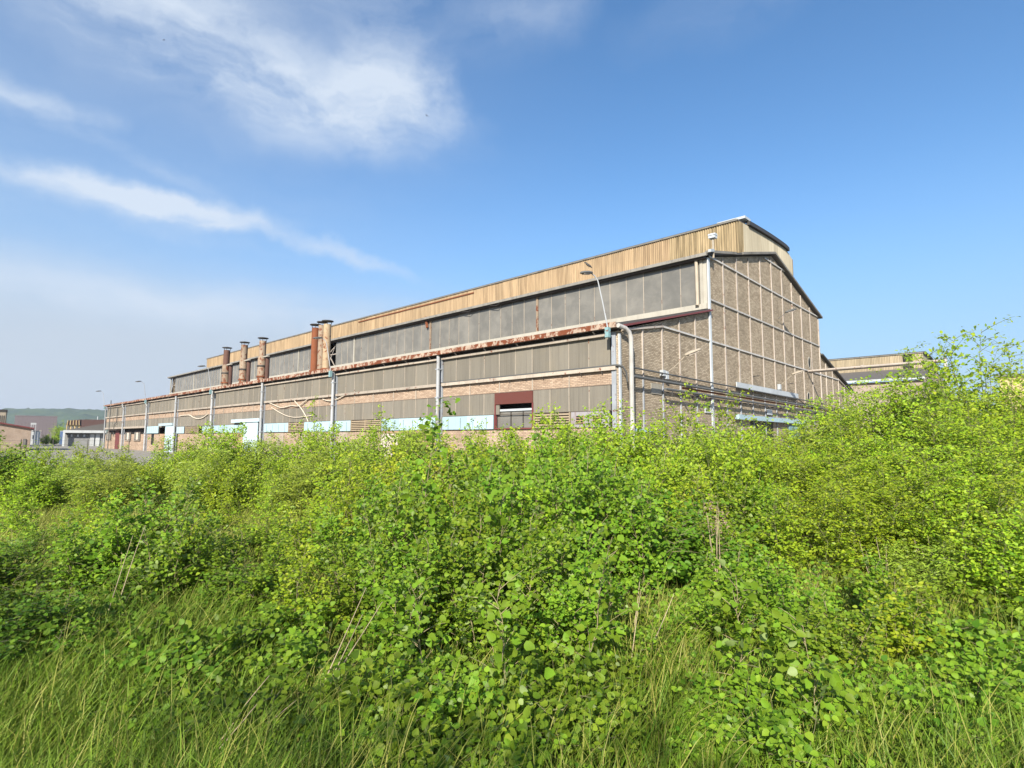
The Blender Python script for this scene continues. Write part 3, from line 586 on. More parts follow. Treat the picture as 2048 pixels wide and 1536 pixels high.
# ------------------------------------------------------------------ things mounted on the hall
def exhaust_stack(s, t, ztop, r, m1, m2, label, twin=True):
    base = roof_z(t) + 0.05; e = empty('exhaust_stack', loc2w(t, s, base), RZ); h = ztop - base; tag(e, label, 'stack', 'exhaust stacks on the wing roof')
    if twin:
        MB().tube([(0, 0, -0.15), (0, 0, h * 0.60)], r * 1.22, 18).build('lower_pipe', M[m2], e); MB().tube([(0, 0, h * 0.58), (0, 0, h)], r, 18).build('upper_pipe', M[m1], e)
        MB().tube([(0.25, -0.75, -0.1), (0.25, -0.75, h * 0.58)], r * 0.6, 12).build('side_pipe', M['stack_dark'], e)
        MB().box(-0.1, 0.1, -1.5, -0.3, h * 0.58, h * 0.58 + 0.12).build('bracket_arm', M['sill'], e)
        for q in (0.1, 0.36): MB().tube([(0, 0, h * q), (0, 0, h * q + 0.14)], r * 1.42, 18).build('collar', M['dark'] if q > .2 else M['rust'], e)
    else:
        MB().tube([(0, 0, -0.15), (0, 0, h)], r, 18).build('upper_pipe', M[m1], e); MB().tube([(0, 0, 0), (0, 0, 0.25)], r * 1.3, 18).build('collar', M['rust'], e)
    c = MB().tube([(0, 0, h + 0.26), (0, 0, h + 0.32), (0, 0, h + 0.40)], [r * 1.55, r * 1.5, r * 0.3], 18).build('rain_cap', M['dark'], e)
    mb = MB()
    for k in range(3): mb.bar((r * 0.9 * math.cos(k * 2.1), r * 0.9 * math.sin(k * 2.1), h - 0.1), (r * 1.2 * math.cos(k * 2.1), r * 1.2 * math.sin(k * 2.1), h + 0.28), 0.04)
    mb.build('cap_leg', M['dark'], c)
exhaust_stack(53.3, 1.3, 11.9, 0.34, 'stack_dark', 'stack', 'dark rusty exhaust stack, leftmost of the three single stacks')
exhaust_stack(48.3, 1.3, 11.95, 0.34, 'stack', 'stack', 'weathered grey brown exhaust stack, middle one of the three single stacks')
exhaust_stack(43.6, 1.3, 11.85, 0.34, 'stack', 'stack', 'brown streaked exhaust stack, rightmost of the three single stacks')
exhaust_stack(32.5, 1.3, 11.72, 0.33, 'rust', 'rust', 'red rusty exhaust pipe, left one of the cluster of three', False)
exhaust_stack(31.35, 1.3, 11.80, 0.30, 'stack', 'stack', 'grey exhaust pipe between the rusty and the cream pipe', False)
exhaust_stack(30.4, 1.3, 11.76, 0.33, 'stack_cream', 'stack_cream', 'cream exhaust pipe, right one of the cluster of three', False)

def head_mesh():
    n = 12; mb = MB(); vs = []; rings = [(-0.06, 0.05, 0.05), (0.0, 0.11, 0.09), (0.22, 0.17, 0.12), (0.48, 0.18, 0.11), (0.66, 0.12, 0.08), (0.74, 0.03, 0.03)]
    for (d, w, hh) in rings:
        for k in range(n):
            c, s_ = math.cos(2 * math.pi * k / n), math.sin(2 * math.pi * k / n); vs.append((d, w * c, hh * (s_ if s_ > 0 else 0.35 * s_)))
    fs = [(i * n + k, i * n + (k + 1) % n, (i + 1) * n + (k + 1) % n, (i + 1) * n + k) for i in range(len(rings) - 1) for k in range(n)]
    return mb.add(vs, fs + [tuple(range(n)), tuple(range((len(rings) - 1) * n, len(rings) * n))], True).mesh('lamp_head')
HEAD = head_mesh()
GLAS = MB().box(0.12, 0.56, -0.10, 0.10, -0.065, -0.035).mesh('lamp_glass')
def roof_lamp(s, label, bird=False):
    o = loc2w(-0.68, s, 7.05); e = empty('roof_lamp', o, RZ); tag(e, label, 'lamp', 'lamps on poles along the eaves')
    MB().box(-0.10, 0.10, -0.10, 0.10, -0.40, 0.08).build('ballast_box', M['teal'], e)
    pole = MB().tube([(0, 0, 0.1), (-0.12, 0.18, 1.3), (-0.25, 0.35, 2.35), (-0.40, 0.42, 2.58), (-0.65, 0.48, 2.68)], [0.034, 0.032, 0.03, 0.028, 0.026], 8).build('pole', M['grey_pipe'], e)
    h = link('lamp_head', HEAD, None, e, (-0.6, 0.47, 2.68), (0.0, R(8), math.pi - 0.25), (0.95, 0.95, 0.95))
    if not HEAD.materials: HEAD.materials.append(M['lamp_grey'])
    g_ = link('lamp_glass', GLAS, M['cream_panel'], h)
roof_lamp(0.15, 'lamp with a bent pole above the near corner of the eaves')
roof_lamp(26.0, 'lamp on a leaning pole beside the cluster of three exhaust pipes')
roof_lamp(51.9, 'lamp head rising left of the dark single exhaust stack')
roof_lamp(77.0, 'slender eaves lamp against the sky, right one of the two at the far end')
roof_lamp(101.5, 'slender eaves lamp at the far left corner of the hall roof')
def bird():
    o = loc2w(-1.42, 0.68, 9.97); mb = MB()
    mb.tube([(-0.16, 0, 0.0), (-0.08, 0, 0.07), (0.02, 0, 0.14), (0.10, 0, 0.21), (0.13, 0, 0.26), (0.18, 0, 0.27), (0.23, 0, 0.26)], [0.012, 0.045, 0.065, 0.05, 0.038, 0.032, 0.006], 8)
    mb.tube([(0, 0.02, 0.1), (0.0, 0.02, -0.02)], 0.008, 5).tube([(0, -0.02, 0.1), (0.0, -0.02, -0.02)], 0.008, 5)
    tag(mb.build('bird', M['dark'], None, o, (0, 0, RZ + 2.2)), 'small dark bird perched on the nearest eaves lamp', 'bird')
bird()
def flying_bird(x, y, d, rz, label):
    th = (x - 1024.0) / 1126.0; el = 0.0984 + (768.0 - y) / 1126.0; o = (th * d, d, CAM_H + el * d)
    mb = MB().tube([(0, -0.14, 0), (0, -0.05, 0.01), (0, 0.06, 0.01), (0, 0.13, 0.015)], [0.008, 0.035, 0.035, 0.01], 8)
    for sx in (-1, 1): mb.add([(0, 0.06, 0.02), (0, -0.05, 0.02), (sx * 0.16, -0.03, 0.07), (sx * 0.30, -0.10, 0.03), (sx * 0.18, 0.07, 0.08)], [(0, 1, 2, 4), (4, 2, 3)])
    tag(mb.build('bird', M['dark'], None, o, (0.3, 0.2, rz)), label, 'bird')
flying_bird(842, 200, 60, 0.8, 'tiny dark bird flying at the right edge of the big cloud')
flying_bird(276, 32, 70, -0.6, 'tiny dark bird flying high in the upper left sky')
def wall_lamp(t, z, m_, label, tilt, boxed=True, out=0.8, hs=1.2):
    e = empty('wall_lamp', loc2w(t, -0.09, z), RZ); tag(e, label, 'lamp', 'lamps on the gable wall')
    if boxed: MB().box(-0.13, 0.13, -0.16, 0.05, -0.30, 0.12).build('ballast_box', M['white_board'], e)
    MB().tube([(0, -0.05, 0), (0.22, -out * 0.5, 0.40 * out), (0.45, -out, 0.95 * out)], 0.020, 8).build('arm', M[m_], e)
    h = link('lamp_head', HEAD.copy(), None, e, (0.42, -out, 0.93 * out), (0, -R(tilt), R(-50)), (hs, hs, hs)); h.data.materials.clear(); h.data.materials.append(M[m_])
    link('lamp_glass', GLAS, None, h)
wall_lamp(4.4, 5.35, 'lamp_cream', 'cream lamp on a slanted arm on the gable near the corner downpipe', 22, True, 1.0)
wall_lamp(22.3, 6.0, 'lamp_cream', 'cream lamp above the white board on the gable wall', 18, True, 0.9)
wall_lamp(22.7, 11.3, 'lamp_grey', 'dark grey lamp high on the gable wall', 18, False, 0.5, 1.2)
wall_lamp(40.7, 5.05, 'lamp_cream', 'lamp with white box low on the far right end of the gable', 0, True, 0.4)
e = empty('junction_box', loc2w(4.05, -0.1, 5.3), RZ); tag(e, 'small white box on the gable left of the cream lamp bracket', 'box')
MB().box(-0.14, 0.14, -0.15, 0.06, -0.12, 0.2).build('housing', M['white_board'], e); MB().tube([(0, -0.02, -0.12), (0, -0.02, -0.5)], 0.02, 6).build('conduit', M['dark'], e)
e = empty('security_camera', loc2w(T1 + 0.15, -0.35, 13.42), RZ); tag(e, 'white security camera and siren on a short mast above the gable corner', 'camera')
MB().tube([(0, 0, -0.3), (0, 0, 0.95)], 0.07, 10).build('mast', M['lamp_cream'], e); MB().box(-0.20, 0.20, -0.20, 0.20, 0.95, 1.12).prism([(-0.24, 1.12), (0.24, 1.12), (0.16, 1.24), (-0.16, 1.24)], 'y', -0.22, 0.22).build('siren', M['white_board'], e)
MB().bar((-0.02, 0, 0.18), (-0.72, -0.08, -0.02), 0.18, 0.17).build('camera_housing', M['white_board'], e); MB().bar((0, 0, 0.0), (-0.35, -0.04, 0.0), 0.05).build('camera_arm', M['lamp_grey'], e)

def cable(pts, r, label):
    ps = [Vector((-0.13, s, z)) for s, z in pts]; fine = []
    for i in range(len(ps) - 1):
        a, b = ps[max(i - 1, 0)], ps[min(i + 2, len(ps) - 1)]
        for k in range(5):
            u = k / 5; p, q = ps[i], ps[i + 1]
            fine.append(0.5 * ((2 * p) + (q - a) * u + (2 * a - 5 * p + 4 * q - b) * u * u + (3 * p - a - 3 * q + b) * u ** 3))
    fine.append(ps[-1])
    o = MB().tube(fine, r, 6).build('hanging_cable', M['cable'], None, P0, (0, 0, RZ)); tag(o, label, 'cable', 'loose cables on the long wall')
cable([(38.49, 5.24), (37.36, 4.97), (36.2, 4.7), (35.35, 4.58), (33.76, 4.7), (32.34, 4.62), (31.36, 4.88), (30.42, 5.18), (28.9, 5.23)], 0.045, 'pale cable looping along the brick band right of the sliding door')
cable([(37.62, 4.69), (35.72, 4.13), (34.07, 3.77), (32.37, 3.64), (29.83, 3.73)], 0.035, 'pale cable drooping in one low curve across the lower panels')
cable([(33.36, 5.29), (32.48, 4.8), (31.69, 4.36), (30.9, 3.75), (30.38, 3.22)], 0.045, 'pale cable falling steeply from the middle rail to the blue boards')
cable([(28.1, 5.02), (27.09, 4.84), (26.13, 4.88), (25.21, 5.05), (24.41, 5.22)], 0.04, 'short pale cable swag passing behind the tall sapling')
cable([(63.77, 4.58), (60.31, 4.57), (58.61, 4.24), (56.99, 4.07), (55.47, 4.17), (54.04, 4.53)], 0.06, 'thick pale cable hanging in a U on the distant wall')

e = empty('pipe_bridge', loc2w(30.0, -9.6, 0), RZ); tag(e, 'overhead pipe running out from the gable to a tall post at right', 'pipe')
MB().tube([(0, 9.5, 7.84), (0, 0, 7.9)], 0.10, 10).tube([(0.25, 9.5, 7.74), (0.25, 0.0, 7.8)], 0.05, 8).build('overhead_pipe', M['mullion'], e)
for dx in (-0.15, 0.4): MB().tube([(dx, 0, 0), (dx, 0, 8.1)], 0.09, 10).build('post', M['white_pipe'], e)
MB().box(-0.3, 0.55, -0.08, 0.08, 8.02, 8.14).build('cross_arm', M['white_pipe'], e)
MB().tube([(0, 5.5, 7.88), (0, 5.3, 7.88)], 0.14, 10).build('flange', M['mullion'], e)

# ------------------------------------------------------------------ other buildings
def second_hall():
    h = empty('second_hall', loc2w(56, -5, 0), RZ); tag(h, 'second factory hall with tan corrugated monitor behind the gable at right', 'factory')
    Ls = 75
    box('brick_wall', 0, 0.3, 0, Ls, 0, 8.85, M['brick_pink'], h); box('end_wall', 0.31, 22, 0, 0.3, 0, 8.9, M['brick_pink'], h)
    MB().prism([(0.31, 8.9), (5.6, 10.75), (18, 10.75), (22, 8.9)], 'y', 0.0, 0.28).build('end_wall', M['brick_pink'], h)
    MB().prism([(-0.4, 8.95), (-0.4, 9.1), (5.7, 10.85), (5.7, 10.7)], 'y', -0.2, Ls).build('roof', M['roof'], h)
    box('eaves_gutter', -0.55, -0.41, -0.25, Ls, 8.92, 9.16, M['white_board'], h)
    n = 36; sw = 1.062
    vs = []; fs = []
    for i in range(37): vs += [(0.026 * math.cos(2 * math.pi * i / 6), sw * i / 36, 10.75), (0.026 * math.cos(2 * math.pi * i / 6), sw * i / 36, 12.72)]
    for i in range(36): fs.append((2 * i, 2 * i + 2, 2 * i + 3, 2 * i + 1))
    me = MB().add(vs, fs, True).mesh('corrugated_sheet')
    for k in range(60):
        if k == 1: continue
        link('corrugated_sheet', me, M['far_sheet'], h, (6.0, 0.55 + k * sw, 0))
    box('dark_opening_sheet', 6.06, 6.1, 0.55 + sw, 0.55 + 2 * sw, 10.75, 12.72, M['black'], h)  # black backing sheet; the gap's inner darkness is in its colour
    box('opening_louvre', 5.98, 6.04, 0.55 + sw, 0.55 + 2 * sw, 11.2, 11.5, M['lamp_grey'], h)
    def top(q): return 12.74 - 0.75 * max(0.0, (q - 0.25) / 0.75) ** 2
    pts = [6.0 + 11 * i / 10 for i in range(11)]
    MB().prism([(6.05, 10.75)] + [(t, top((t - 6) / 11)) for t in pts] + [(17, 10.75)], 'y', 0.56, 0.7).build('end_sheet', M['pale_sheet'], h)
    MB().prism([(t, top((t - 6) / 11)) for t in pts] + [(t, top((t - 6) / 11) + 0.16) for t in reversed(pts)], 'y', 0.3, Ls - 10).build('monitor_roof', M['dark'], h)
    box('monitor_cap', 5.88, 6.1, 0.5, Ls - 10, 12.70, 12.80, M['verge'], h)
second_hall()
h = empty('yellow_building', loc2w(60, -26, 0), RZ); tag(h, 'pale yellow wall with a dark roof edge behind the bushes at the right edge', 'building')
m_y = paint('render_yellow', (0.58, 0.47, 0.24), dirt=(0.36, 0.27, 0.13), amount=0.4)
box('wall', 0, 12, 0, 14.5, 0, 9.0, m_y, h); box('roof', -0.3, 12.3, -0.3, 14.8, 9.0, 9.25, M['verge'], h)
for k in range(3): w = box('window', -0.06, 0.05, 1.5 + k * 4.4, 4.0 + k * 4.4, 5.2, 6.6, M['dark'], h); box('pane', -0.09, -0.065, 1.6 + k * 4.4, 3.9 + k * 4.4, 5.3, 6.5, M['glass'], w)
h = empty('lean_to_shed', loc2w(48, 4.0, 0), RZ); tag(h, 'low yellow shed with a sloping dark roof edge beside the gable foot', 'shed')
MB().prism([(0, 0), (0, 7.2), (6, 5.6), (6, 0)], 'y', 0, 8).build('wall', m_y, h); MB().bar((-0.3, -0.1, 7.35), (6.4, -0.1, 5.6), 0.2, 0.2, up=(0, -1, 0)).build('roof_edge', M['dark'], h)

def at_px(x, d): return (x - 1024.0) / 1126.0 * d
def turned(name, label, x1, d, cat='building'):
    """an Empty at the right front corner of a building; its depth runs along the line of sight"""
    th = math.atan((x1 - 1024.0) / 1126.0); e = empty(name, (at_px(x1, d), d, 0), -th); tag(e, label, cat); return e, d * math.cos(th) / 1126.0
def zpx(y, d, hor=875.5): return CAM_H + (hor - y) / 1126.0 * d
m_pg = paint('cladding_mauve', (0.17, 0.145, 0.155), amount=0.15, streak=False, vary=0.0); m_ym = paint('render_ochre', (0.50, 0.38, 0.19), amount=0.3)
m_br = paint('roof_brown', (0.10, 0.055, 0.048), amount=0.3); m_tn = paint('cladding_tan', (0.34, 0.29, 0.22), amount=0.5); m_wh = paint('white_render', (0.50, 0.52, 0.52), amount=0.25); m_gw = paint('grey_wall', (0.27, 0.275, 0.27), amount=0.4); m_bl = paint('blue_container', (0.05, 0.13, 0.30), amount=0.3)
e, k = turned('brick_shed', 'low tan brick shed with a dark sloping roof edge at far left', 66, 78, 'shed')
W = 200 * k; za, zb = zpx(858, 78), zpx(858 - 31, 78)
MB().prism([(-W, 0), (-W, zb), (0, za), (0, 0)], 'y', 0, 14).build('wall', M['brick_tan'], e)
MB().prism([(-W - .5, zb + .05), (-W - .5, zb + .22), (6 * k, za + .12), (6 * k, za - .05)], 'y', -0.4, 14.5).build('roof', M['red_trim'], e)
w = box('window', -14 * k, -8 * k, -0.08, -0.002, 0.7, 1.6, M['dark'], e); box('pane', -13.5 * k, -8.5 * k, -0.11, -0.085, 0.75, 1.55, M['glass'], w)
e, k = turned('tan_hall', 'tall tan clad hall behind the brick shed at the left edge', 14.5, 110); zt = zpx(822.5, 110)
box('wall', -300 * k, 0, 0, 15, 0, zt, m_tn, e); box('roof', -301 * k, 1.5 * k, -0.3, 15.2, zt, zt + 0.22, M['dark'], e); box('corner_trim', -1.6 * k, 0.05, -0.14, 0.1, 0, zt - 0.01, M['dark'], e)
for q in range(7): box('cladding_rib', (-5.5 - 4 * q) * k, (-5.0 - 4 * q) * k, -0.1, -0.001, 0, zt - 0.9, M['dark'], e)
e, k = turned('mauve_hall', 'big mauve grey windowless hall below the hill', 116.5, 180); zt = zpx(834.5, 180); W = 82 * k
for q in range(12): box('cladding_sheet', -W + q * W / 12 + 0.02, -W + (q + 1) * W / 12 - 0.02, -0.06, -0.003, 0, zt - 0.05, m_pg, e)
box('wall', -W, 0, 0, 30, 0, zt, m_pg, e); box('roof_edge', -W - 0.05, 0.05, -0.09, 0.2, zt, zt + 0.25, m_pg, e)
e, k = turned('low_white_office', 'low white block right of the brick shed', 85, 140); box('wall', -18 * k, 0, 0, 5, 0, zpx(863, 140), m_wh, e); box('roof', -18.3 * k, 0.2, -0.15, 5.1, zpx(863, 140), zpx(861.6, 140), M['sill'], e)
w = box('window', -16.2 * k, -13.8 * k, -0.08, -0.002, 1.5, 2.4, M['dark'], e); box('pane', -16 * k, -14 * k, -0.11, -0.085, 1.6, 2.3, M['glass'], w)
e, k = turned('white_gantry', 'white frame gantry on three posts before the mauve hall', 75, 139, 'gantry')
for q in (-10, -6, -1): box('post', q * k, (q + 1.0) * k, -0.1, 0.1, 0, zpx(850, 139), m_wh, e)
box('beam', -10.6 * k, 0.4 * k, -0.15, 0.15, zpx(850, 139) + 0.002, zpx(846.5, 139), m_wh, e)
e, k = turned('blue_container', 'blue container beside the white canopy building', 132, 150, 'container'); box('body', -8 * k, 0, 0, 4, 0, zpx(863, 150), m_bl, e); box('roof', -8.2 * k, 0.05, -0.05, 4.1, zpx(863, 150), zpx(862, 150), m_wh, e)
for q in range(3): box('door_bar', (-7 + 2.4 * q) * k, (-6.7 + 2.4 * q) * k, -0.05, -0.002, 0.1, zpx(864, 150), m_wh, e)
e, k = turned('mansard_building', 'ochre building with a brown mansard roof beyond the white canopy', 215, 165); W = 77 * k; c0 = -77 * k; c1 = -51 * k; z1, z2, z3 = zpx(850.5, 165), zpx(842.5, 165), zpx(840, 165)
box('wall', c0, 0, 0, 12, 0, z1, m_ym, e)
MB().prism([(c0 - 0.1, z1), (c1, z1), (c1, z3), (c0 + 0.4, z2)], 'y', -0.4, 12).build('mansard', m_br, e); MB().prism([(c1 + .01, z1 - 1.6), (0, z1 - 1.6), (0, z3 + .1), (c1 + .01, z3)], 'y', -0.2, 12).build('roof', m_br, e)
for q in range(5): MB().bar((c0 + (0.06 + 0.22 * q) * (c1 - c0), -0.45, z1 - .1), (c0 + (0.1 + 0.2 * q) * (c1 - c0), -0.45, z2 + .1), 0.18).build('mansard_rib', m_ym, e)
box('chimney', -19 * k, -17.6 * k, 1, 1.4, z3, z3 + 1.0, m_wh, e)
for q in range(3): w = box('window', c0 + (1.5 + q * 8) * k, c0 + (6 + q * 8) * k, -0.08, -0.002, z1 - 1.5, z1 - 0.4, M['dark'], e); box('pane', c0 + (2 + q * 8) * k, c0 + (5.5 + q * 8) * k, -0.11, -0.085, z1 - 1.4, z1 - 0.5, M['glass'], w)
e, k = turned('canopy_building', 'white fronted low building with a grey pitched roof left of the hall end', 216, 122); zf, zg = zpx(866, 122), zpx(861, 122); W = 83 * k
box('wall', -W + 0.3, 0, 1.2, 10, 0, zf, m_gw, e); box('fascia', -W, 0, 0, 1.0, zf, zg, m_wh, e); box('end_post', -W, -W + 0.35, 0.02, 0.5, 0, zf - 0.002, m_wh, e)
MB().prism([(-W + 0.3, zg + 0.004), (0, zg + 0.004), (0, zpx(846, 122)), (-W * 0.28, zpx(850, 122))], 'y', 0.6, 10).build('roof', M['roof'], e)
for q in range(7):
    w = box('window', -W + (8 + 6 * q) * k, -W + (12.5 + 6 * q) * k, 1.1, 1.198, zf - 0.95, zf - 0.2, M['dark'], e); box('pane', -W + (8.5 + 6 * q) * k, -W + (12 + 6 * q) * k, 1.05, 1.095, zf - 0.85, zf - 0.3, m_wh if q % 2 else M['glass'], w)
for q in range(2): box('door', (-31 + 11 * q) * k, (-23 + 11 * q) * k, 1.05, 1.19, 0, 2.6, m_wh, e)

# fence posts and wires of the yard
e = empty('yard_fence', (-56, 66, 0)); tag(e, 'dark post and wire fence along the yard at left', 'fence')
xs = [-6, -1.2, 2.55, 6.6, 11.4, 16.0, 20.4]
for x in xs: MB().tube([(x, 0, 0), (x, 0, 1.6)], 0.045, 8).build('post', M['dark'], e)
for z in (0.5, 1.0, 1.45): MB().tube([(xs[0], 0, z), (xs[-1], 0, z)], 0.008, 4).build('wire', M['dark'], e)
# air: even haze that fades the hill
m, nt, out = new_mat('haze_air'); pv = nt.nodes.new('ShaderNodeVolumePrincipled'); pv.inputs['Color'].default_value = (0.80, 0.88, 1.0, 1); pv.inputs['Density'].default_value = 0.00016; pv.inputs['Anisotropy'].default_value = 0.2
nt.links.new(pv.outputs[0], out.inputs['Volume'])
tag(MB().box(-6200, 6200, -500, 6200, -12.0, 150.0).build('haze', m), kind='stuff')
#VEG#
# ------------------------------------------------------------------ vegetation
LEAF = np.array([(0, 0, 0), (0, 0.50, 0.0), (0, 1.05, -0.07), (-0.30, 0.08, 0.08), (-0.44, 0.40, 0.11), (-0.27, 0.78, 0.05), (0.30, 0.08, 0.08), (0.44, 0.40, 0.11), (0.27, 0.78, 0.05)])   # round poplar leaf, folded along its midrib
FACES = {9: [[0, 1, 4, 3], [1, 2, 5, 4], [0, 6, 7, 1], [1, 7, 8, 2]], 6: [[0, 3, 2, 1], [0, 5, 4, 3]]}
LEAF_OVAL = np.array([(0, 0, 0), (-0.33, 0.22, 0.09), (-0.36, 0.58, 0.10), (0, 1.04, -0.06), (0.36, 0.58, 0.10), (0.33, 0.22, 0.09)])
LEAF_NARROW = np.array([(0, 0, 0), (-0.13, 0.28, 0.03), (-0.14, 0.62, 0.03), (0, 1.12, -0.10), (0.14, 0.62, 0.03), (0.13, 0.28, 0.03)])
SUNV = -np.array(sun_travel)
LEAF_LONG = np.array([(0, 0, 0), (-0.24, 0.25, 0.07), (-0.25, 0.60, 0.07), (0, 1.05, -0.08), (0.25, 0.60, 0.07), (0.24, 0.25, 0.07)])
def raw_mesh(name, verts, quads=None, tris=None, tint=None, smooth=False):
    me = bpy.data.meshes.new(name); nv = len(verts); me.vertices.add(nv); me.vertices.foreach_set('co', np.asarray(verts, np.float32).ravel())
    arr = quads if quads is not None else tris; k = arr.shape[1]; nf = len(arr)
    me.loops.add(nf * k); me.loops.foreach_set('vertex_index', arr.astype(np.int32).ravel())
    me.polygons.add(nf); me.polygons.foreach_set('loop_start', np.arange(0, nf * k, k, dtype=np.int32))
    if smooth: me.polygons.foreach_set('use_smooth', np.ones(nf, bool))
    if tint is not None:
        a = me.color_attributes.new('tint', 'FLOAT_COLOR', 'POINT'); c = np.ones((nv, 4), np.float32); c[:, :tint.shape[1]] = tint; a.data.foreach_set('color', c.ravel())
    me.update(); me.validate(); return me
def norm(v): return v / np.maximum(np.linalg.norm(v, axis=-1, keepdims=True), 1e-6)
def leaf_frames(d, nrm, r):
    y = norm(d); z = norm(nrm - y * np.sum(nrm * y, 1, keepdims=True)); x = np.cross(y, z); return x, y, z
def leaves_mesh(name, pos, d, nrm, size, shape, r, tint_hi=None):
    x, y, z = leaf_frames(d, nrm, r); n = len(pos); s = size[:, None, None]
    co = pos[:, None, :] + s * (shape[None, :, 0:1] * x[:, None, :] + shape[None, :, 1:2] * y[:, None, :] + shape[None, :, 2:3] * z[:, None, :])
    ns = len(shape); b = np.arange(n)[:, None] * ns
    q = np.concatenate([b + np.array([fc]) for fc in FACES[ns]], 1).reshape(-1, 4)
    t = np.stack([r.random(n), np.clip(r.normal(0.25, 0.3, n), 0, 1) if tint_hi is None else tint_hi, r.random(n)], 1)
    return raw_mesh(name, co.reshape(-1, 3), quads=q, tint=np.repeat(t, ns, 0))
def tubes_mesh(name, paths, n=4):
    vs, qs, off = [], [], 0
    for pts, rad in paths:
        pts = np.asarray(pts); rad = np.asarray(rad); m_ = len(pts); d = norm(np.gradient(pts, axis=0))
        ref = np.array([0.31, 0.95, 0.07]); x = norm(np.cross(d, ref)); y = np.cross(d, x); a = np.arange(n) * 2 * np.pi / n
        ring = pts[:, None, :] + rad[:, None, None] * (np.cos(a)[None, :, None] * x[:, None, :] + np.sin(a)[None, :, None] * y[:, None, :])
        vs.append(ring.reshape(-1, 3)); i = np.arange(m_ - 1)[:, None] * n; k = np.arange(n)[None, :]; k2 = (k + 1) % n
        qs.append((off + np.stack([i + k, i + k2, i + n + k2, i + n + k], -1)).reshape(-1, 4)); off += m_ * n
    return raw_mesh(name, np.concatenate(vs), quads=np.concatenate(qs), smooth=True)
def grow(seed, height, spread, stems, twigs, leaves_per_twig, leaf, twig_len, lean=(0, 0), leaf_shape=LEAF, droop=0.35, low=0.12, stem_r=0.012, jitter=0.10, taper=0.75, upright=0.6, upface=0.8):
    """several upright stems with side twigs; leaves along twigs and stem tips. Returns stem mesh, leaf arrays"""
    r = np.random.default_rng(seed); paths = []; P, D, Nn, S = [], [], [], []
    for s in range(stems):
        a = r.uniform(0, 2 * np.pi); rad = spread * math.sqrt(r.random()); h = height * r.uniform(0.62, 1.0) * (1 - 0.35 * rad / max(spread, 1e-3)) if stems > 1 else height
        base = np.array([math.cos(a), math.sin(a), 0]) * rad * 0.30; topv = np.array([math.cos(a) * rad + lean[0] * h, math.sin(a) * rad + lean[1] * h, h])
        t = np.linspace(0, 1, 9)[:, None]; wob = r.normal(0, 0.03 * h, 3) * np.array([1, 1, 0])
        path = base + (topv - base) * t + np.sin(t * np.pi) * wob + np.concatenate([np.zeros((1, 3)), r.normal(0, 0.012 * h, (8, 3)) * (1, 1, 0.2)])
        paths.append((path, stem_r * h / 2.0 * (1.05 - t[:, 0]) + 0.0015))
        for k in range(twigs):
            f = low + (1 - low) * (k + r.random()) / twigs; idx = f * 8; i = min(int(idx), 7); q = path[i] + (path[i + 1] - path[i]) * (idx - i)
            b = r.uniform(0, 2 * np.pi); ln = twig_len * (1 - taper * f) * r.uniform(0.6, 1.25) + 0.05
            dirv = norm(np.array([math.cos(b), math.sin(b), upright + r.normal(0, 0.25)])[None])[0]
            tt = np.linspace(0, 1, 5)[:, None]; tw = q + dirv * ln * tt + np.array([0, 0, -1]) * (tt ** 2) * ln * droop * r.uniform(0.2, 1.0)
            if ln > 0.16: paths.append((tw, stem_r * 0.34 * (1.1 - tt[:, 0]) + 0.0008))
            m_ = max(2, int(round(leaves_per_twig * (0.4 + ln / twig_len)))); u = r.uniform(0.12, 1.0, m_); ii = np.minimum((u * 4).astype(int), 3)
            p = tw[ii] + (tw[ii + 1] - tw[ii]) * (u * 4 - ii)[:, None]
            out = norm(r.normal(0, 1, (m_, 3)) * (1, 1, 0.35) + dirv * 0.8); off = leaf * r.uniform(0.25, 0.8, m_)[:, None]
            P.append(p + out * off + r.normal(0, jitter * 0.25, (m_, 3))); D.append(out + np.array([0, 0, -1]) * r.uniform(-0.1, 0.9, (m_, 1)))
            Nn.append(r.normal(0, 0.55, (m_, 3)) + np.array([0, 0, upface * 0.6]) + SUNV * 0.85 + out * 0.2); S.append(leaf * r.uniform(0.42, 1.35, m_) * (1.1 - 0.35 * f))
    return paths, np.concatenate(P), np.concatenate(D), np.concatenate(Nn), np.concatenate(S), r
PROTO = {}
def proto(key, mat, bark, **kw):
    paths, P, D, Nn, S, r = grow(**kw); shape = kw.get('leaf_shape', LEAF)
    fm = leaves_mesh('foliage', P, D, Nn, S, shape, r); fm.materials.append(M[mat]); sm = tubes_mesh('stem', paths); sm.materials.append(M[bark])
    PROTO[key] = (sm, fm, float(np.percentile(P[:, 2], 99.3)))
for i in range(5): proto('poplar%d' % i, 'leaf_poplar', 'bark_pale', seed=20 + i, height=2.0, spread=0.50, stems=5, twigs=22, leaves_per_twig=22, leaf=0.049, twig_len=0.40, upright=1.25, stem_r=0.006, upface=0.45)
for i in range(5): proto('bush%d' % i, 'leaf_bush', 'bark', seed=40 + i, height=2.0, spread=0.80, stems=17, twigs=24, leaves_per_twig=19, leaf=0.050, leaf_shape=LEAF_OVAL, twig_len=0.46, taper=0.6, stem_r=0.006, upface=0.45, upright=1.1)
for i in range(5, 8): proto('bush%d' % i, 'leaf_willow', 'bark', seed=40 + i, height=2.1, spread=0.75, stems=12, twigs=28, leaves_per_twig=24, leaf=0.085, twig_len=0.6, taper=0.6, leaf_shape=LEAF_NARROW, stem_r=0.007, upface=0.4, upright=0.8)
for i in range(5, 7): proto('poplar%d' % i, 'leaf_bush', 'bark_pale', seed=30 + i, height=2.0, spread=0.45, stems=4, twigs=24, leaves_per_twig=20, leaf=0.050, twig_len=0.5, upright=1.0, stem_r=0.006, upface=0.4)
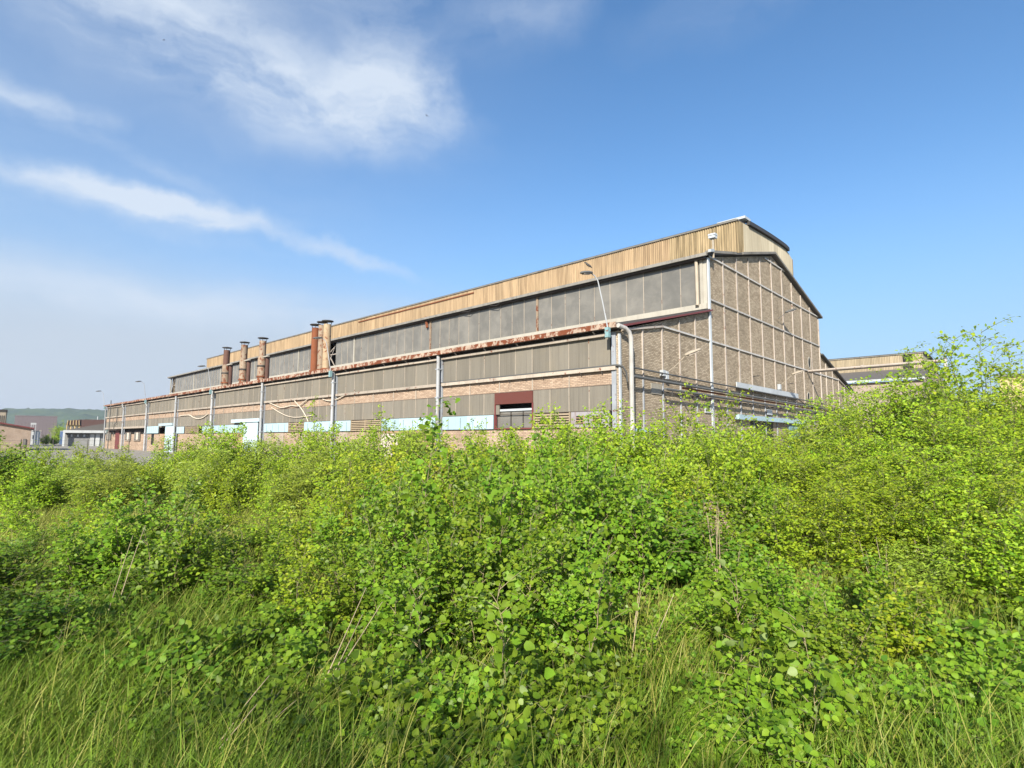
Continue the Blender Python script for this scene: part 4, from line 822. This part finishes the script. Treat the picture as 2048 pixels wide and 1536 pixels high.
for i in range(4): proto('thick%d' % i, 'leaf_bush', 'bark', seed=60 + i, height=3.0, spread=1.25, stems=13, twigs=34, leaves_per_twig=28, leaf=0.060, twig_len=0.75, taper=0.55, leaf_shape=LEAF_LONG, upright=0.75, droop=0.6, upface=0.8, stem_r=0.008)
for i in range(3): proto('dark%d' % i, 'leaf_dark', 'bark', seed=80 + i, height=1.5, spread=0.75, stems=11, twigs=20, leaves_per_twig=15, leaf=0.062, twig_len=0.55, taper=0.6, upright=0.4, upface=1.0)
for i in range(2): proto('yellow%d' % i, 'leaf_yellow', 'bark', seed=90 + i, height=1.9, spread=0.6, stems=8, twigs=22, leaves_per_twig=16, leaf=0.055, twig_len=0.5, taper=0.6)
for i in range(3): proto('birch%d' % i, 'leaf_bush', 'bark', seed=100 + i, height=3.2, spread=0.38, stems=3, twigs=34, leaves_per_twig=17, leaf=0.055, leaf_shape=LEAF_OVAL, twig_len=0.65, taper=0.7, upright=0.8, stem_r=0.006)
for i in range(3): proto('herb%d' % i, 'leaf_poplar', 'bark', seed=120 + i, height=0.62, spread=0.42, stems=9, twigs=7, leaves_per_twig=20, leaf=0.046, twig_len=0.28, upright=0.4, low=0.2, upface=0.9, stem_r=0.010)
for i in range(2): proto('herbdark%d' % i, 'leaf_dark', 'bark', seed=130 + i, height=0.55, spread=0.40, stems=9, twigs=7, leaves_per_twig=14, leaf=0.052, twig_len=0.28, upright=0.4, low=0.2, upface=0.9, stem_r=0.010)

def px(x, d):      # a spot on the ground at depth d, x across the photograph (0..2048)
    X = (x - 1024.0) / 1126.0 * d; return (X, d)
def plant(kind, name, x, d, h, label, group=None, cat='bush', wid=None, rz=None, tilt=0.0):
    X, Y = px(x, d); sm, fm, nominal = PROTO[kind]
    s = h / nominal; w = wid if wid else s ** 0.6
    e = empty(name, (X, Y, ground_z(X, Y) - 0.02), rng.uniform(-0.7, 0.7) if rz is None else rz); e.rotation_euler[0] = rng.normal(0, 0.04) + tilt; e.scale = (w, w, s)
    tag(e, label, cat, group); link('stem', sm, None, e); f = link('foliage', fm, None, e); return e
ORD = 'first second third fourth fifth sixth seventh eighth ninth tenth eleventh twelfth thirteenth fourteenth fifteenth sixteenth seventeenth'.split()
def pick(k): n = sum(1 for q in PROTO if q.rstrip('0123456789') == k); return k + str(rng.integers(n))
def zone(kind, name, spots, label, group, cat='bush', hj=0.08, xj=14, dj=0.5):
    rows = [[]]; last = -1e9
    for sp in spots:          # spots run left to right; a step back to the left starts the next row towards the viewer
        if sp[0] < last: rows.append([])
        rows[-1].append(sp); last = sp[0]
    names = [''] if len(rows) == 1 else ['back row', 'front row'] if len(rows) == 2 else ['back row', 'middle row', 'front row', 'foremost row']
    for row, rn in zip(rows, names):
        for k, (x, d, h) in enumerate(row):
            lb = label + (', ' + rn if rn else '') + (', ' if len(row) > 1 else '') + ('' if len(row) == 1 else 'leftmost' if k == 0 else 'rightmost' if k == len(row) - 1 else ORD[k] + ' from left')
            plant(pick(kind), name, x + rng.uniform(-xj, xj), d + rng.uniform(-dj, dj), h * (1 + rng.uniform(-hj, hj)), lb, group, cat)

# row of sunlit bushes on the left, beyond the grass
zone('bush', 'bush', [(-60, 17, 1.7), (40, 16, 1.52), (105, 17, 1.55), (180, 16, 1.45), (250, 15.5, 1.46), (320, 16, 1.7), (390, 16, 2.05), (450, 15, 2.0), (505, 16, 1.6), (560, 15, 2.0), (620, 15, 2.05), (680, 14.5, 2.0), (740, 14.5, 2.1)],
     'sunlit light green bush before the long wall', 'sunlit bushes before the long wall')
zone('bush', 'bush', [(-30, 13.5, 1.5), (60, 13, 1.5), (150, 13, 1.25), (230, 12.6, 1.22), (310, 13, 1.35), (400, 12.6, 1.6), (470, 12.4, 1.6), (545, 12.5, 1.55), (615, 12, 1.6), (690, 12, 1.65)],
     'low sunlit bush edging the left grass', 'bushes edging the left grass')
plant('dark0', 'dark_bush', -10, 13.5, 1.85, 'dark leaved bush rising at the left edge before the brick shed')
plant('birch0', 'birch_sapling', 640, 13.0, 2.75, 'tall thin sapling rising before the long wall between two downpipes', None, 'sapling', 1.0)
zone('birch', 'birch_sapling', [(372, 14, 2.05), (430, 14, 2.0), (590, 14, 2.05), (705, 13, 2.05), (745, 12.5, 2.1), (770, 13, 2.3)], 'slender sapling above the left bushes', 'slender saplings on the left', 'sapling')
plant('yellow0', 'yellow_bush', 800, 9.6, 1.62, 'bright yellow green bush in the middle of the thicket, left one of two')
plant('yellow1', 'yellow_bush', 915, 9.8, 1.66, 'bright yellow green bush in the middle of the thicket, right one of two')
# bushes before the middle of the hall and the gable
zone('bush', 'bush', [(800, 13.5, 2.05), (860, 13, 2.05), (930, 12.5, 1.9), (990, 12, 1.9), (1050, 12, 2.2), (1110, 11.5, 2.3), (1170, 11.5, 2.3), (1225, 11, 2.3)],
     'sunlit bush before the hall corner', 'bushes before the hall corner')
zone('birch', 'birch_sapling', [(1245, 11, 2.55), (1275, 11.3, 2.35)], 'leafy sapling at the corner downpipe', 'saplings at the corner downpipe', 'sapling')
zone('birch', 'birch_sapling', [(1320, 11, 2.2), (1345, 11.0, 2.35), (1385, 10.8, 2.9), (1410, 11.2, 2.5), (1462, 11, 2.65), (1500, 11, 2.3)], 'light green sapling reaching up before the gable', 'saplings before the gable', 'sapling')
zone('bush', 'bush', [(1290, 11.5, 1.95), (1350, 12, 2.0), (1410, 12, 2.05), (1470, 12, 2.05), (1530, 12, 2.0), (1590, 11.5, 2.05), (1640, 12, 2.15), (1300, 9.8, 1.75), (1370, 9.8, 1.8), (1440, 9.6, 1.85), (1510, 9.6, 1.85)],
     'light green bush before the gable', 'bushes before the gable')
# tall thicket at right
zone('thick', 'tall_bush', [(1690, 11, 2.6), (1765, 11, 3.1), (1840, 11, 3.5), (1920, 10.5, 3.5), (2000, 10.5, 3.25), (2090, 10, 3.2), (2180, 10.5, 3.2)], 'tall yellow green bush at the back of the right thicket', 'tall bushes at right')
zone('birch', 'birch_sapling', [(1730, 10, 2.75), (1775, 10, 2.95), (1820, 9.8, 3.1), (1868, 9.6, 3.42), (1900, 9.8, 3.3), (1945, 9.6, 3.35), (1985, 9.3, 3.35), (2030, 9.4, 3.25)], 'leafy shoot against the sky above the right thicket', 'shoots against the sky at right', 'sapling', 0.04, 6)
zone('thick', 'tall_bush', [(1580, 9.0, 1.9), (1650, 8.8, 2.05), (1730, 8.6, 2.25), (1810, 8.5, 2.4), (1890, 8.2, 2.4), (1970, 8.0, 2.3), (2060, 8.0, 2.3), (2140, 8, 2.6), (1700, 7.2, 1.5), (1790, 7.0, 1.55), (1880, 6.9, 1.65), (1970, 6.8, 1.7), (2060, 6.8, 1.8)],
     'broad yellow green bush of the right thicket', 'broad bushes at right')
# poplar thicket in the middle
zone('poplar', 'poplar_sapling', [(690, 9.0, 1.55), (740, 8.4, 1.6), (790, 7.8, 1.55), (840, 8.2, 1.75), (900, 7.6, 1.7), (960, 7.4, 1.72), (1010, 8.0, 1.8), (1070, 7.4, 1.8), (1120, 7.8, 1.85), (1180, 7.6, 1.85), (1230, 8.0, 1.85), (1280, 7.6, 1.75), (1340, 7.8, 1.7), (1400, 7.8, 1.65), (1460, 7.8, 1.6), (1530, 7.8, 1.55)],
     'round leaved poplar sapling at the back of the middle', 'poplar saplings at the back', 'sapling', 0.16)
zone('poplar', 'poplar_sapling', [(650, 7.0, 1.25), (720, 6.6, 1.35), (780, 6.2, 1.35), (850, 6.0, 1.5), (920, 5.9, 1.52), (990, 5.8, 1.55), (1050, 5.9, 1.62), (1110, 5.8, 1.6), (1170, 5.9, 1.6), (1230, 6.1, 1.5), (1290, 6.3, 1.3), (1350, 6.4, 1.25), (1420, 6.6, 1.2)],
     'round leaved poplar sapling in the middle of the thicket', 'poplar saplings in the middle', 'sapling', 0.16)
zone('poplar', 'poplar_sapling', [(640, 5.2, 0.85), (710, 5.0, 0.95), (780, 4.7, 1.0), (860, 4.6, 1.1), (940, 4.5, 1.1), (1020, 4.6, 1.1), (1095, 4.6, 1.15), (1160, 4.8, 1.0), (560, 5.4, 0.8)],
     'low round leaved poplar shoot in the middle front', 'low poplar shoots in front', 'sapling')
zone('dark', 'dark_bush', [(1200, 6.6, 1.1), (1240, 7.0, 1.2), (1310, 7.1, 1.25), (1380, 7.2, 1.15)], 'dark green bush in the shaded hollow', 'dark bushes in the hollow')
# shaded bushes at left front
zone('poplar', 'poplar_sapling', [(190, 6.2, 0.95), (235, 6.2, 1.15), (275, 6.0, 1.2), (315, 6.2, 1.22), (355, 6.1, 1.18), (400, 6.3, 1.05), (440, 6.2, 0.85)], 'upright leafy sapling of the clump in the left grass', 'sapling clump in the left grass', 'sapling')
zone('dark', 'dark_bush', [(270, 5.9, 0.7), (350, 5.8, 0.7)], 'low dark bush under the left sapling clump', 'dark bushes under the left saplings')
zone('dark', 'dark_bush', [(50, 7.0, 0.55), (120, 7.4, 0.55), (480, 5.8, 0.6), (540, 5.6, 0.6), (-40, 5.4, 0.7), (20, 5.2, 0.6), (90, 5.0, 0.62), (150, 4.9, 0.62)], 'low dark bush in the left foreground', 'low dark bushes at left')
zone('herbdark', 'leafy_weed', [(60, 4.4, 0.45), (130, 4.2, 0.45), (230, 4.6, 0.5), (300, 4.4, 0.45), (370, 4.5, 0.45), (440, 4.3, 0.45), (500, 4.4, 0.5), (330, 3.8, 0.32), (430, 3.7, 0.36), (520, 3.7, 0.4)], 'leafy weed clump in the left foreground', 'weeds in the left foreground', 'weed')
zone('herb', 'leafy_weed', [(590, 4.4, 0.5), (650, 4.2, 0.5), (740, 4.0, 0.5), (800, 3.7, 0.55), (870, 3.6, 0.5), (950, 3.7, 0.5), (1030, 3.7, 0.5), (1110, 3.8, 0.5), (1190, 4.0, 0.42), (760, 3.25, 0.36), (850, 3.1, 0.36), (940, 3.1, 0.34), (1040, 3.1, 0.36), (1130, 3.2, 0.34)],
     'round leaved weed clump in the middle foreground', 'weeds in the middle foreground', 'weed')
zone('poplar', 'poplar_sapling', [(1400, 5.0, 0.8), (1440, 4.6, 0.85), (1490, 4.4, 0.9), (1560, 4.4, 0.85), (1620, 4.5, 0.7), (1740, 5.2, 0.85), (1780, 5.0, 0.8)], 'small shaded poplar shoot in the right foreground', 'poplar shoots at right front', 'sapling')
zone('herb', 'leafy_weed', [(1880, 4.8, 0.5), (1960, 4.9, 0.55), (2050, 5.0, 0.6), (1400, 3.5, 0.32), (1470, 3.5, 0.42), (1540, 3.4, 0.42), (1610, 3.5, 0.4), (1750, 3.8, 0.42), (1830, 3.9, 0.42), (1910, 4.0, 0.45), (1990, 4.0, 0.5), (2060, 4.2, 0.55), (1560, 3.05, 0.28), (1850, 3.2, 0.3), (1950, 3.2, 0.34), (2040, 3.3, 0.4)],
     'round leaved weed clump in the right foreground', 'weeds in the right foreground', 'weed')
zone('bush', 'bush', [(1850, 5.9, 0.75), (1930, 5.8, 0.85), (2010, 5.6, 0.95), (2090, 5.4, 1.1)], 'small light bush below the right thicket', 'small bushes at right')

zone('herb', 'leafy_weed', [(30, 9.5, 0.5), (130, 8.8, 0.5), (450, 9.2, 0.55), (530, 8.6, 0.5), (610, 8.8, 0.6), (60, 8.0, 0.45), (190, 7.8, 0.5), (480, 7.4, 0.5), (590, 7.2, 0.55)], 'leafy weed clump in the sunlit left grass', 'weeds in the sunlit left grass', 'weed')
zone('herb', 'leafy_weed', [(1260, 5.4, 0.45), (1330, 5.6, 0.5), (1600, 5.6, 0.45), (1680, 5.4, 0.5), (1250, 4.4, 0.4), (1320, 4.5, 0.4)], 'leafy weed clump right of the poplars', 'weeds right of the poplars', 'weed')
plant('bush1', 'bush', 97, 128, 2.5, 'round bush beside the low white office in the yard', None, 'bush', 1.5)
plant('bush2', 'bush', 114, 130, 2.4, 'darker bush left of the white canopy building in the yard', None, 'bush', 1.5)
plant('thick0', 'broadleaf_tree', 128, 175, 6.8, 'dark broadleaf tree between the mauve hall and the ochre building', None, 'tree', 2.2)
plant('thick1', 'broadleaf_tree', 122, 185, 6.0, 'low broadleaf tree right of the mauve hall', None, 'tree', 2.0)
zone('birch', 'birch_sapling', [(690, 9.5, 1.75), (760, 9.2, 1.8), (830, 9.0, 1.85), (950, 9.0, 1.9), (1030, 8.8, 1.98), (1090, 8.6, 2.08), (1150, 8.6, 2.05), (1210, 8.8, 2.1)], 'upright fine leaved shoot above the middle thicket', 'shoots above the middle thicket', 'sapling', 0.12)
zone('birch', 'birch_sapling', [(40, 9.0, 1.15), (170, 9.4, 1.15), (470, 9.0, 1.25), (560, 8.2, 1.2), (640, 8.0, 1.3)], 'upright fine leaved shoot in the sunlit left grass', 'shoots in the left grass', 'sapling', 0.15)
zone('birch', 'birch_sapling', [(1580, 7.2, 1.5), (1660, 7.0, 1.5), (1740, 6.4, 1.3), (1830, 6.2, 1.3), (1930, 6.0, 1.4), (2030, 5.8, 1.4)], 'upright fine leaved shoot before the right thicket', 'shoots before the right thicket', 'sapling', 0.15)
# saplings near enough to tell their leaves apart: each large leaf is its own piece
LEAFM = []
for q in range(4):
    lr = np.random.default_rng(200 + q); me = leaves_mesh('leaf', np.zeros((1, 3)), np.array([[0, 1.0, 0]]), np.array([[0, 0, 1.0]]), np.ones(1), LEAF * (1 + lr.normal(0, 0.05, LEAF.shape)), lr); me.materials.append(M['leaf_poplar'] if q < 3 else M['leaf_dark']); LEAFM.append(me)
def hero(x, d, h, label, seed, n_twigs=26, leaf=0.065, tl=0.30, lean=(0, 0), stems=1, shade_leaf=False, lpt=3):
    X, Y = px(x, d); paths, P, D, Nn, S, r = grow(seed=seed, height=h, spread=0.18, stems=stems, twigs=n_twigs, leaves_per_twig=lpt, leaf=leaf, twig_len=tl, lean=lean, low=0.2, upright=1.0, taper=0.5, stem_r=0.005, upface=0.3)
    e = empty('poplar_sapling', (X, Y, ground_z(X, Y) - 0.02)); tag(e, label, 'sapling', None); sm = tubes_mesh('stem', paths, 6); link('stem', sm, M['bark_pale'], e)
    xa, ya, za = leaf_frames(D, Nn, r)
    for i in range(len(P)):
        m3 = Matrix((tuple(xa[i]), tuple(ya[i]), tuple(za[i]))).transposed(); o = link('leaf', LEAFM[3] if shade_leaf else LEAFM[i % 3], None, e)  # shaded saplings: the shade is put into a darker leaf colour
        o.matrix_local = Matrix.Translation(P[i]) @ m3.to_4x4() @ Matrix.Scale(float(S[i]), 4)
hero(878, 5.6, 2.22, 'tall poplar sapling with round leaves coloured dark for shade rising before the blue boards', 301, 34, 0.070, 0.34, (0.03, 0), 1, True, 7)  # dark leaf colour stands in for the shade on this sapling
hero(1000, 5.3, 2.02, 'poplar sapling with large round leaves below the dark red panel', 302, 22, 0.078, 0.36, (0.02, 0.0), 2, True, 5)  # its shade is coloured in with the dark leaf, too
hero(1160, 3.9, 1.15, 'pale stemmed poplar sapling leaning right in the middle foreground', 303, 22, 0.058, 0.30, (0.18, 0), 1, False, 8)
hero(1040, 3.6, 0.95, 'straight poplar sapling at the bottom centre of the foreground', 304, 22, 0.06, 0.30, (0.03, 0), 1, False, 8)
hero(860, 3.9, 0.9, 'small sunlit poplar sapling left of the bottom centre', 305, 20, 0.058, 0.30, (-0.05, 0), 1, False, 8)
hero(1600, 3.3, 0.75, 'blue green poplar sapling at the bottom right', 306, 18, 0.06, 0.26, (-0.15, 0), 1, False, 8)
hero(1470, 3.9, 0.95, 'upright poplar sapling left of the sunlit dry grass at right', 307, 20, 0.056, 0.28, (0.02, 0), 1, False, 8)

# dead seed stalks and long dry stems
def stalks(name, x, d, h, n, label, head=True, lean=0.08, spread=0.12, group=None):
    X, Y = px(x, d); r = np.random.default_rng(int(x * 7 + d * 100)); e = empty(name, (X, Y, ground_z(X, Y))); tag(e, label, 'dead stalk', group); paths = []; P = []
    for k in range(n):
        b = np.array([r.normal(0, spread * 0.4), r.normal(0, spread * 0.4), 0]); t = np.linspace(0, 1, 6)[:, None]; tip = b + np.array([r.normal(lean, spread), r.normal(0, spread), h * r.uniform(0.8, 1.05)])
        path = b + (tip - b) * t + np.sin(t * np.pi / 2) ** 2 * r.normal(0, 0.02, 3); paths.append((path, 0.0045 * (1.15 - t[:, 0]) + 0.001))
        if head:
            for q in range(40): P.append(tip + r.normal(0, 0.055, 3) * (1, 1, 1.6) - (0, 0, 0.06))
    sm = tubes_mesh('stalk', paths, 5); link('stalk', sm, M['dead'], e)
    if P:
        P = np.array(P); rr = np.random.default_rng(5); sh = leaves_mesh('seed_head', P, rr.normal(0, 1, P.shape), rr.normal(0, 1, P.shape), rr.uniform(0.012, 0.03, len(P)), LEAF_LONG, rr); tag(link('seed_head', sh, M['dead_head'], e), kind='stuff')
stalks('dead_stalk', 1432, 6.3, 1.15, 7, 'brown dead seed heads on pale stalks before the dark hollow', True, 0.02, 0.10)
stalks('dry_stem', 235, 5.0, 0.95, 2, 'long pale dry stem leaning right in the left foreground', False, 0.25, 0.06)
stalks('dry_stem', 640, 3.7, 0.85, 3, 'bare dry twigs leaning right beside the middle weeds', False, 0.45, 0.10)
stalks('dry_stem', 1745, 6.2, 0.75, 4, 'pale dry stems in the sunlit grass, left group at right', False, -0.05, 0.12)
stalks('dry_stem', 1850, 6.2, 0.75, 4, 'pale dry stems in the sunlit grass, right group at right', False, -0.08, 0.12)
stalks('dry_stem', 1260, 4.4, 0.7, 3, 'thin dry stems at the sunlit grass edge in the centre', False, 0.2, 0.1)
stalks('dry_stem', 420, 3.1, 0.45, 4, 'pale grass stalks bending right at the bottom left', False, 0.3, 0.1)

# grass
def grass(name, mat, n, dens, hrange, wrange, label, seed, yl):
    r = np.random.default_rng(seed); xs, ys = [], []; cnt = 0
    while cnt < n:
        m_ = n * 2; d = 2.3 + (15.5 - 2.3) * r.random(m_) ** 1.15; x = r.uniform(-80, 2128, m_); keep = r.random(m_) < dens(x, d, r); xs.append(x[keep]); ys.append(d[keep]); cnt += keep.sum()
    x = np.concatenate(xs)[:n]; d = np.concatenate(ys)[:n]; X = (x - 1024) / 1126 * d; Y = d
    Z = np.array([ground_z(a, b) for a, b in zip(X, Y)])
    h = r.uniform(*hrange, n) * (0.75 + 0.5 * np.sin(X * 1.7) * np.cos(Y * 1.3) * 0.5 + 0.25 * r.random(n)); w = r.uniform(*wrange, n) * (1 + d / 12.0)
    a = r.uniform(0, 2 * np.pi, n); bend = r.uniform(0.1, 0.75, n) * h; dx = np.cos(a) * bend + 0.12 * h; dy = np.sin(a) * bend; b = a + np.pi / 2 + r.normal(0, 0.5, n); wx, wy = np.cos(b) * w / 2, np.sin(b) * w / 2
    base = np.stack([X, Y, Z], 1); wv = np.stack([wx, wy, np.zeros(n)], 1)
    def at(t): return base + np.stack([dx * t ** 2, dy * t ** 2, h * t * (1 - 0.18 * t)], 1)
    v = np.stack([at(0) - wv, at(0) + wv, at(0.5) + wv * 0.85, at(0.5) - wv * 0.85, at(0.8) + wv * 0.55, at(0.8) - wv * 0.55, at(1.0) + wv * 0.05, at(1.0) - wv * 0.05], 1).reshape(-1, 3)
    k = np.arange(n)[:, None] * 8; q = np.concatenate([k + np.array([[0, 1, 2, 3]]), k + np.array([[3, 2, 4, 5]]), k + np.array([[5, 4, 6, 7]])], 1).reshape(-1, 4)
    t = np.stack([r.random(n), np.clip(yl(x, d) + r.normal(0, 0.25, n), 0, 1), r.random(n)], 1)
    me = raw_mesh(name, v, quads=q, tint=np.repeat(t, 8, 0)); tag(link(name, me, M[mat]), label, 'grass', None, 'stuff')
def dens_g(x, d, r): return np.where(d < 5.5, 1.0, 0.55) * np.where((x > 560) & (x < 1300), 0.3, 1.0) * np.where(x > 1300, 0.6, 1.0)
grass('grass', 'grass', 85000, dens_g, (0.20, 0.52), (0.0035, 0.008), 'tall green grass growing between the bushes', 11, lambda x, d: np.clip((d - 4.5) / 9.0, 0.16, 0.75))
def dens_d(x, d, r): return np.exp(-(((x - 250) / 330) ** 2 + ((d - 9.3) / 2.4) ** 2)) + np.exp(-(((x - 600) / 170) ** 2 + ((d - 8.5) / 1.8) ** 2)) * 0.8 + np.exp(-(((x - 1640) / 130) ** 2 + ((d - 5.9) / 0.8) ** 2)) * 1.0 + np.exp(-(((x - 1300) / 90) ** 2 + ((d - 4.9) / 0.8) ** 2)) * 0.5 + np.exp(-(((x - 1880) / 160) ** 2 + ((d - 5.8) / 0.5) ** 2)) * 0.6 + np.where(d < 5.5, 0.10, 0.03)
grass('dry_grass', 'grass_dry', 24000, dens_d, (0.28, 0.66), (0.003, 0.006), 'pale dry grass in the sunlit gaps', 12, lambda x, d: 0.3 + 0 * d)

# trees standing behind the viewpoint: they shade the foreground
def shade_tree(x, y, h, seed, label):
    r = np.random.default_rng(seed); e = empty('broadleaf_tree', (x, y, 0)); tag(e, label, 'tree', 'trees behind the viewpoint')
    paths = [(np.array([(0, 0, -0.2), (0.05, 0.02, h * 0.3), (0.0, 0.1, h * 0.6), (0.1, 0, h * 0.9)]), np.array([0.16, 0.13, 0.08, 0.03]))]; P = []
    for k in range(26):
        a = r.uniform(0, 6.28); z0 = h * r.uniform(0.22, 0.85); ln = h * 0.30 * (1.15 - z0 / h) + 0.5; tip = np.array([math.cos(a) * ln, math.sin(a) * ln, z0 + ln * 0.5]); b = np.array([0, 0, z0]); t = np.linspace(0, 1, 4)[:, None]
        paths.append((b + (tip - b) * t, 0.035 * (1.1 - t[:, 0]))); m_ = 125; P.append(b + (tip - b) * r.uniform(0.25, 1.05, (m_, 1)) + r.normal(0, 0.38, (m_, 3)))
    P = np.concatenate(P); sm = tubes_mesh('trunk', paths, 7); link('trunk', sm, M['bark'], e)
    cm = leaves_mesh('crown', P, r.normal(0, 1, P.shape), r.normal(0, 1, P.shape) + (0, 0, 0.6), r.uniform(0.09, 0.15, len(P)), LEAF_OVAL, r); link('crown', cm, M['leaf_dark'], e)
SHD = Vector((sun_travel.x, sun_travel.y)).normalized()
for i, (side, back, h) in enumerate(((-6.0, 9.0, 8.2), (-1.2, 8.6, 8.0), (4.2, 9.2, 7.6))):
    p = -SHD * back + Vector((SHD.y, -SHD.x)) * side
    shade_tree(p.x, p.y, h, 400 + i, 'broadleaf tree behind the viewpoint, ' + ['leftmost', 'middle one', 'rightmost'][i] + ' of the row')
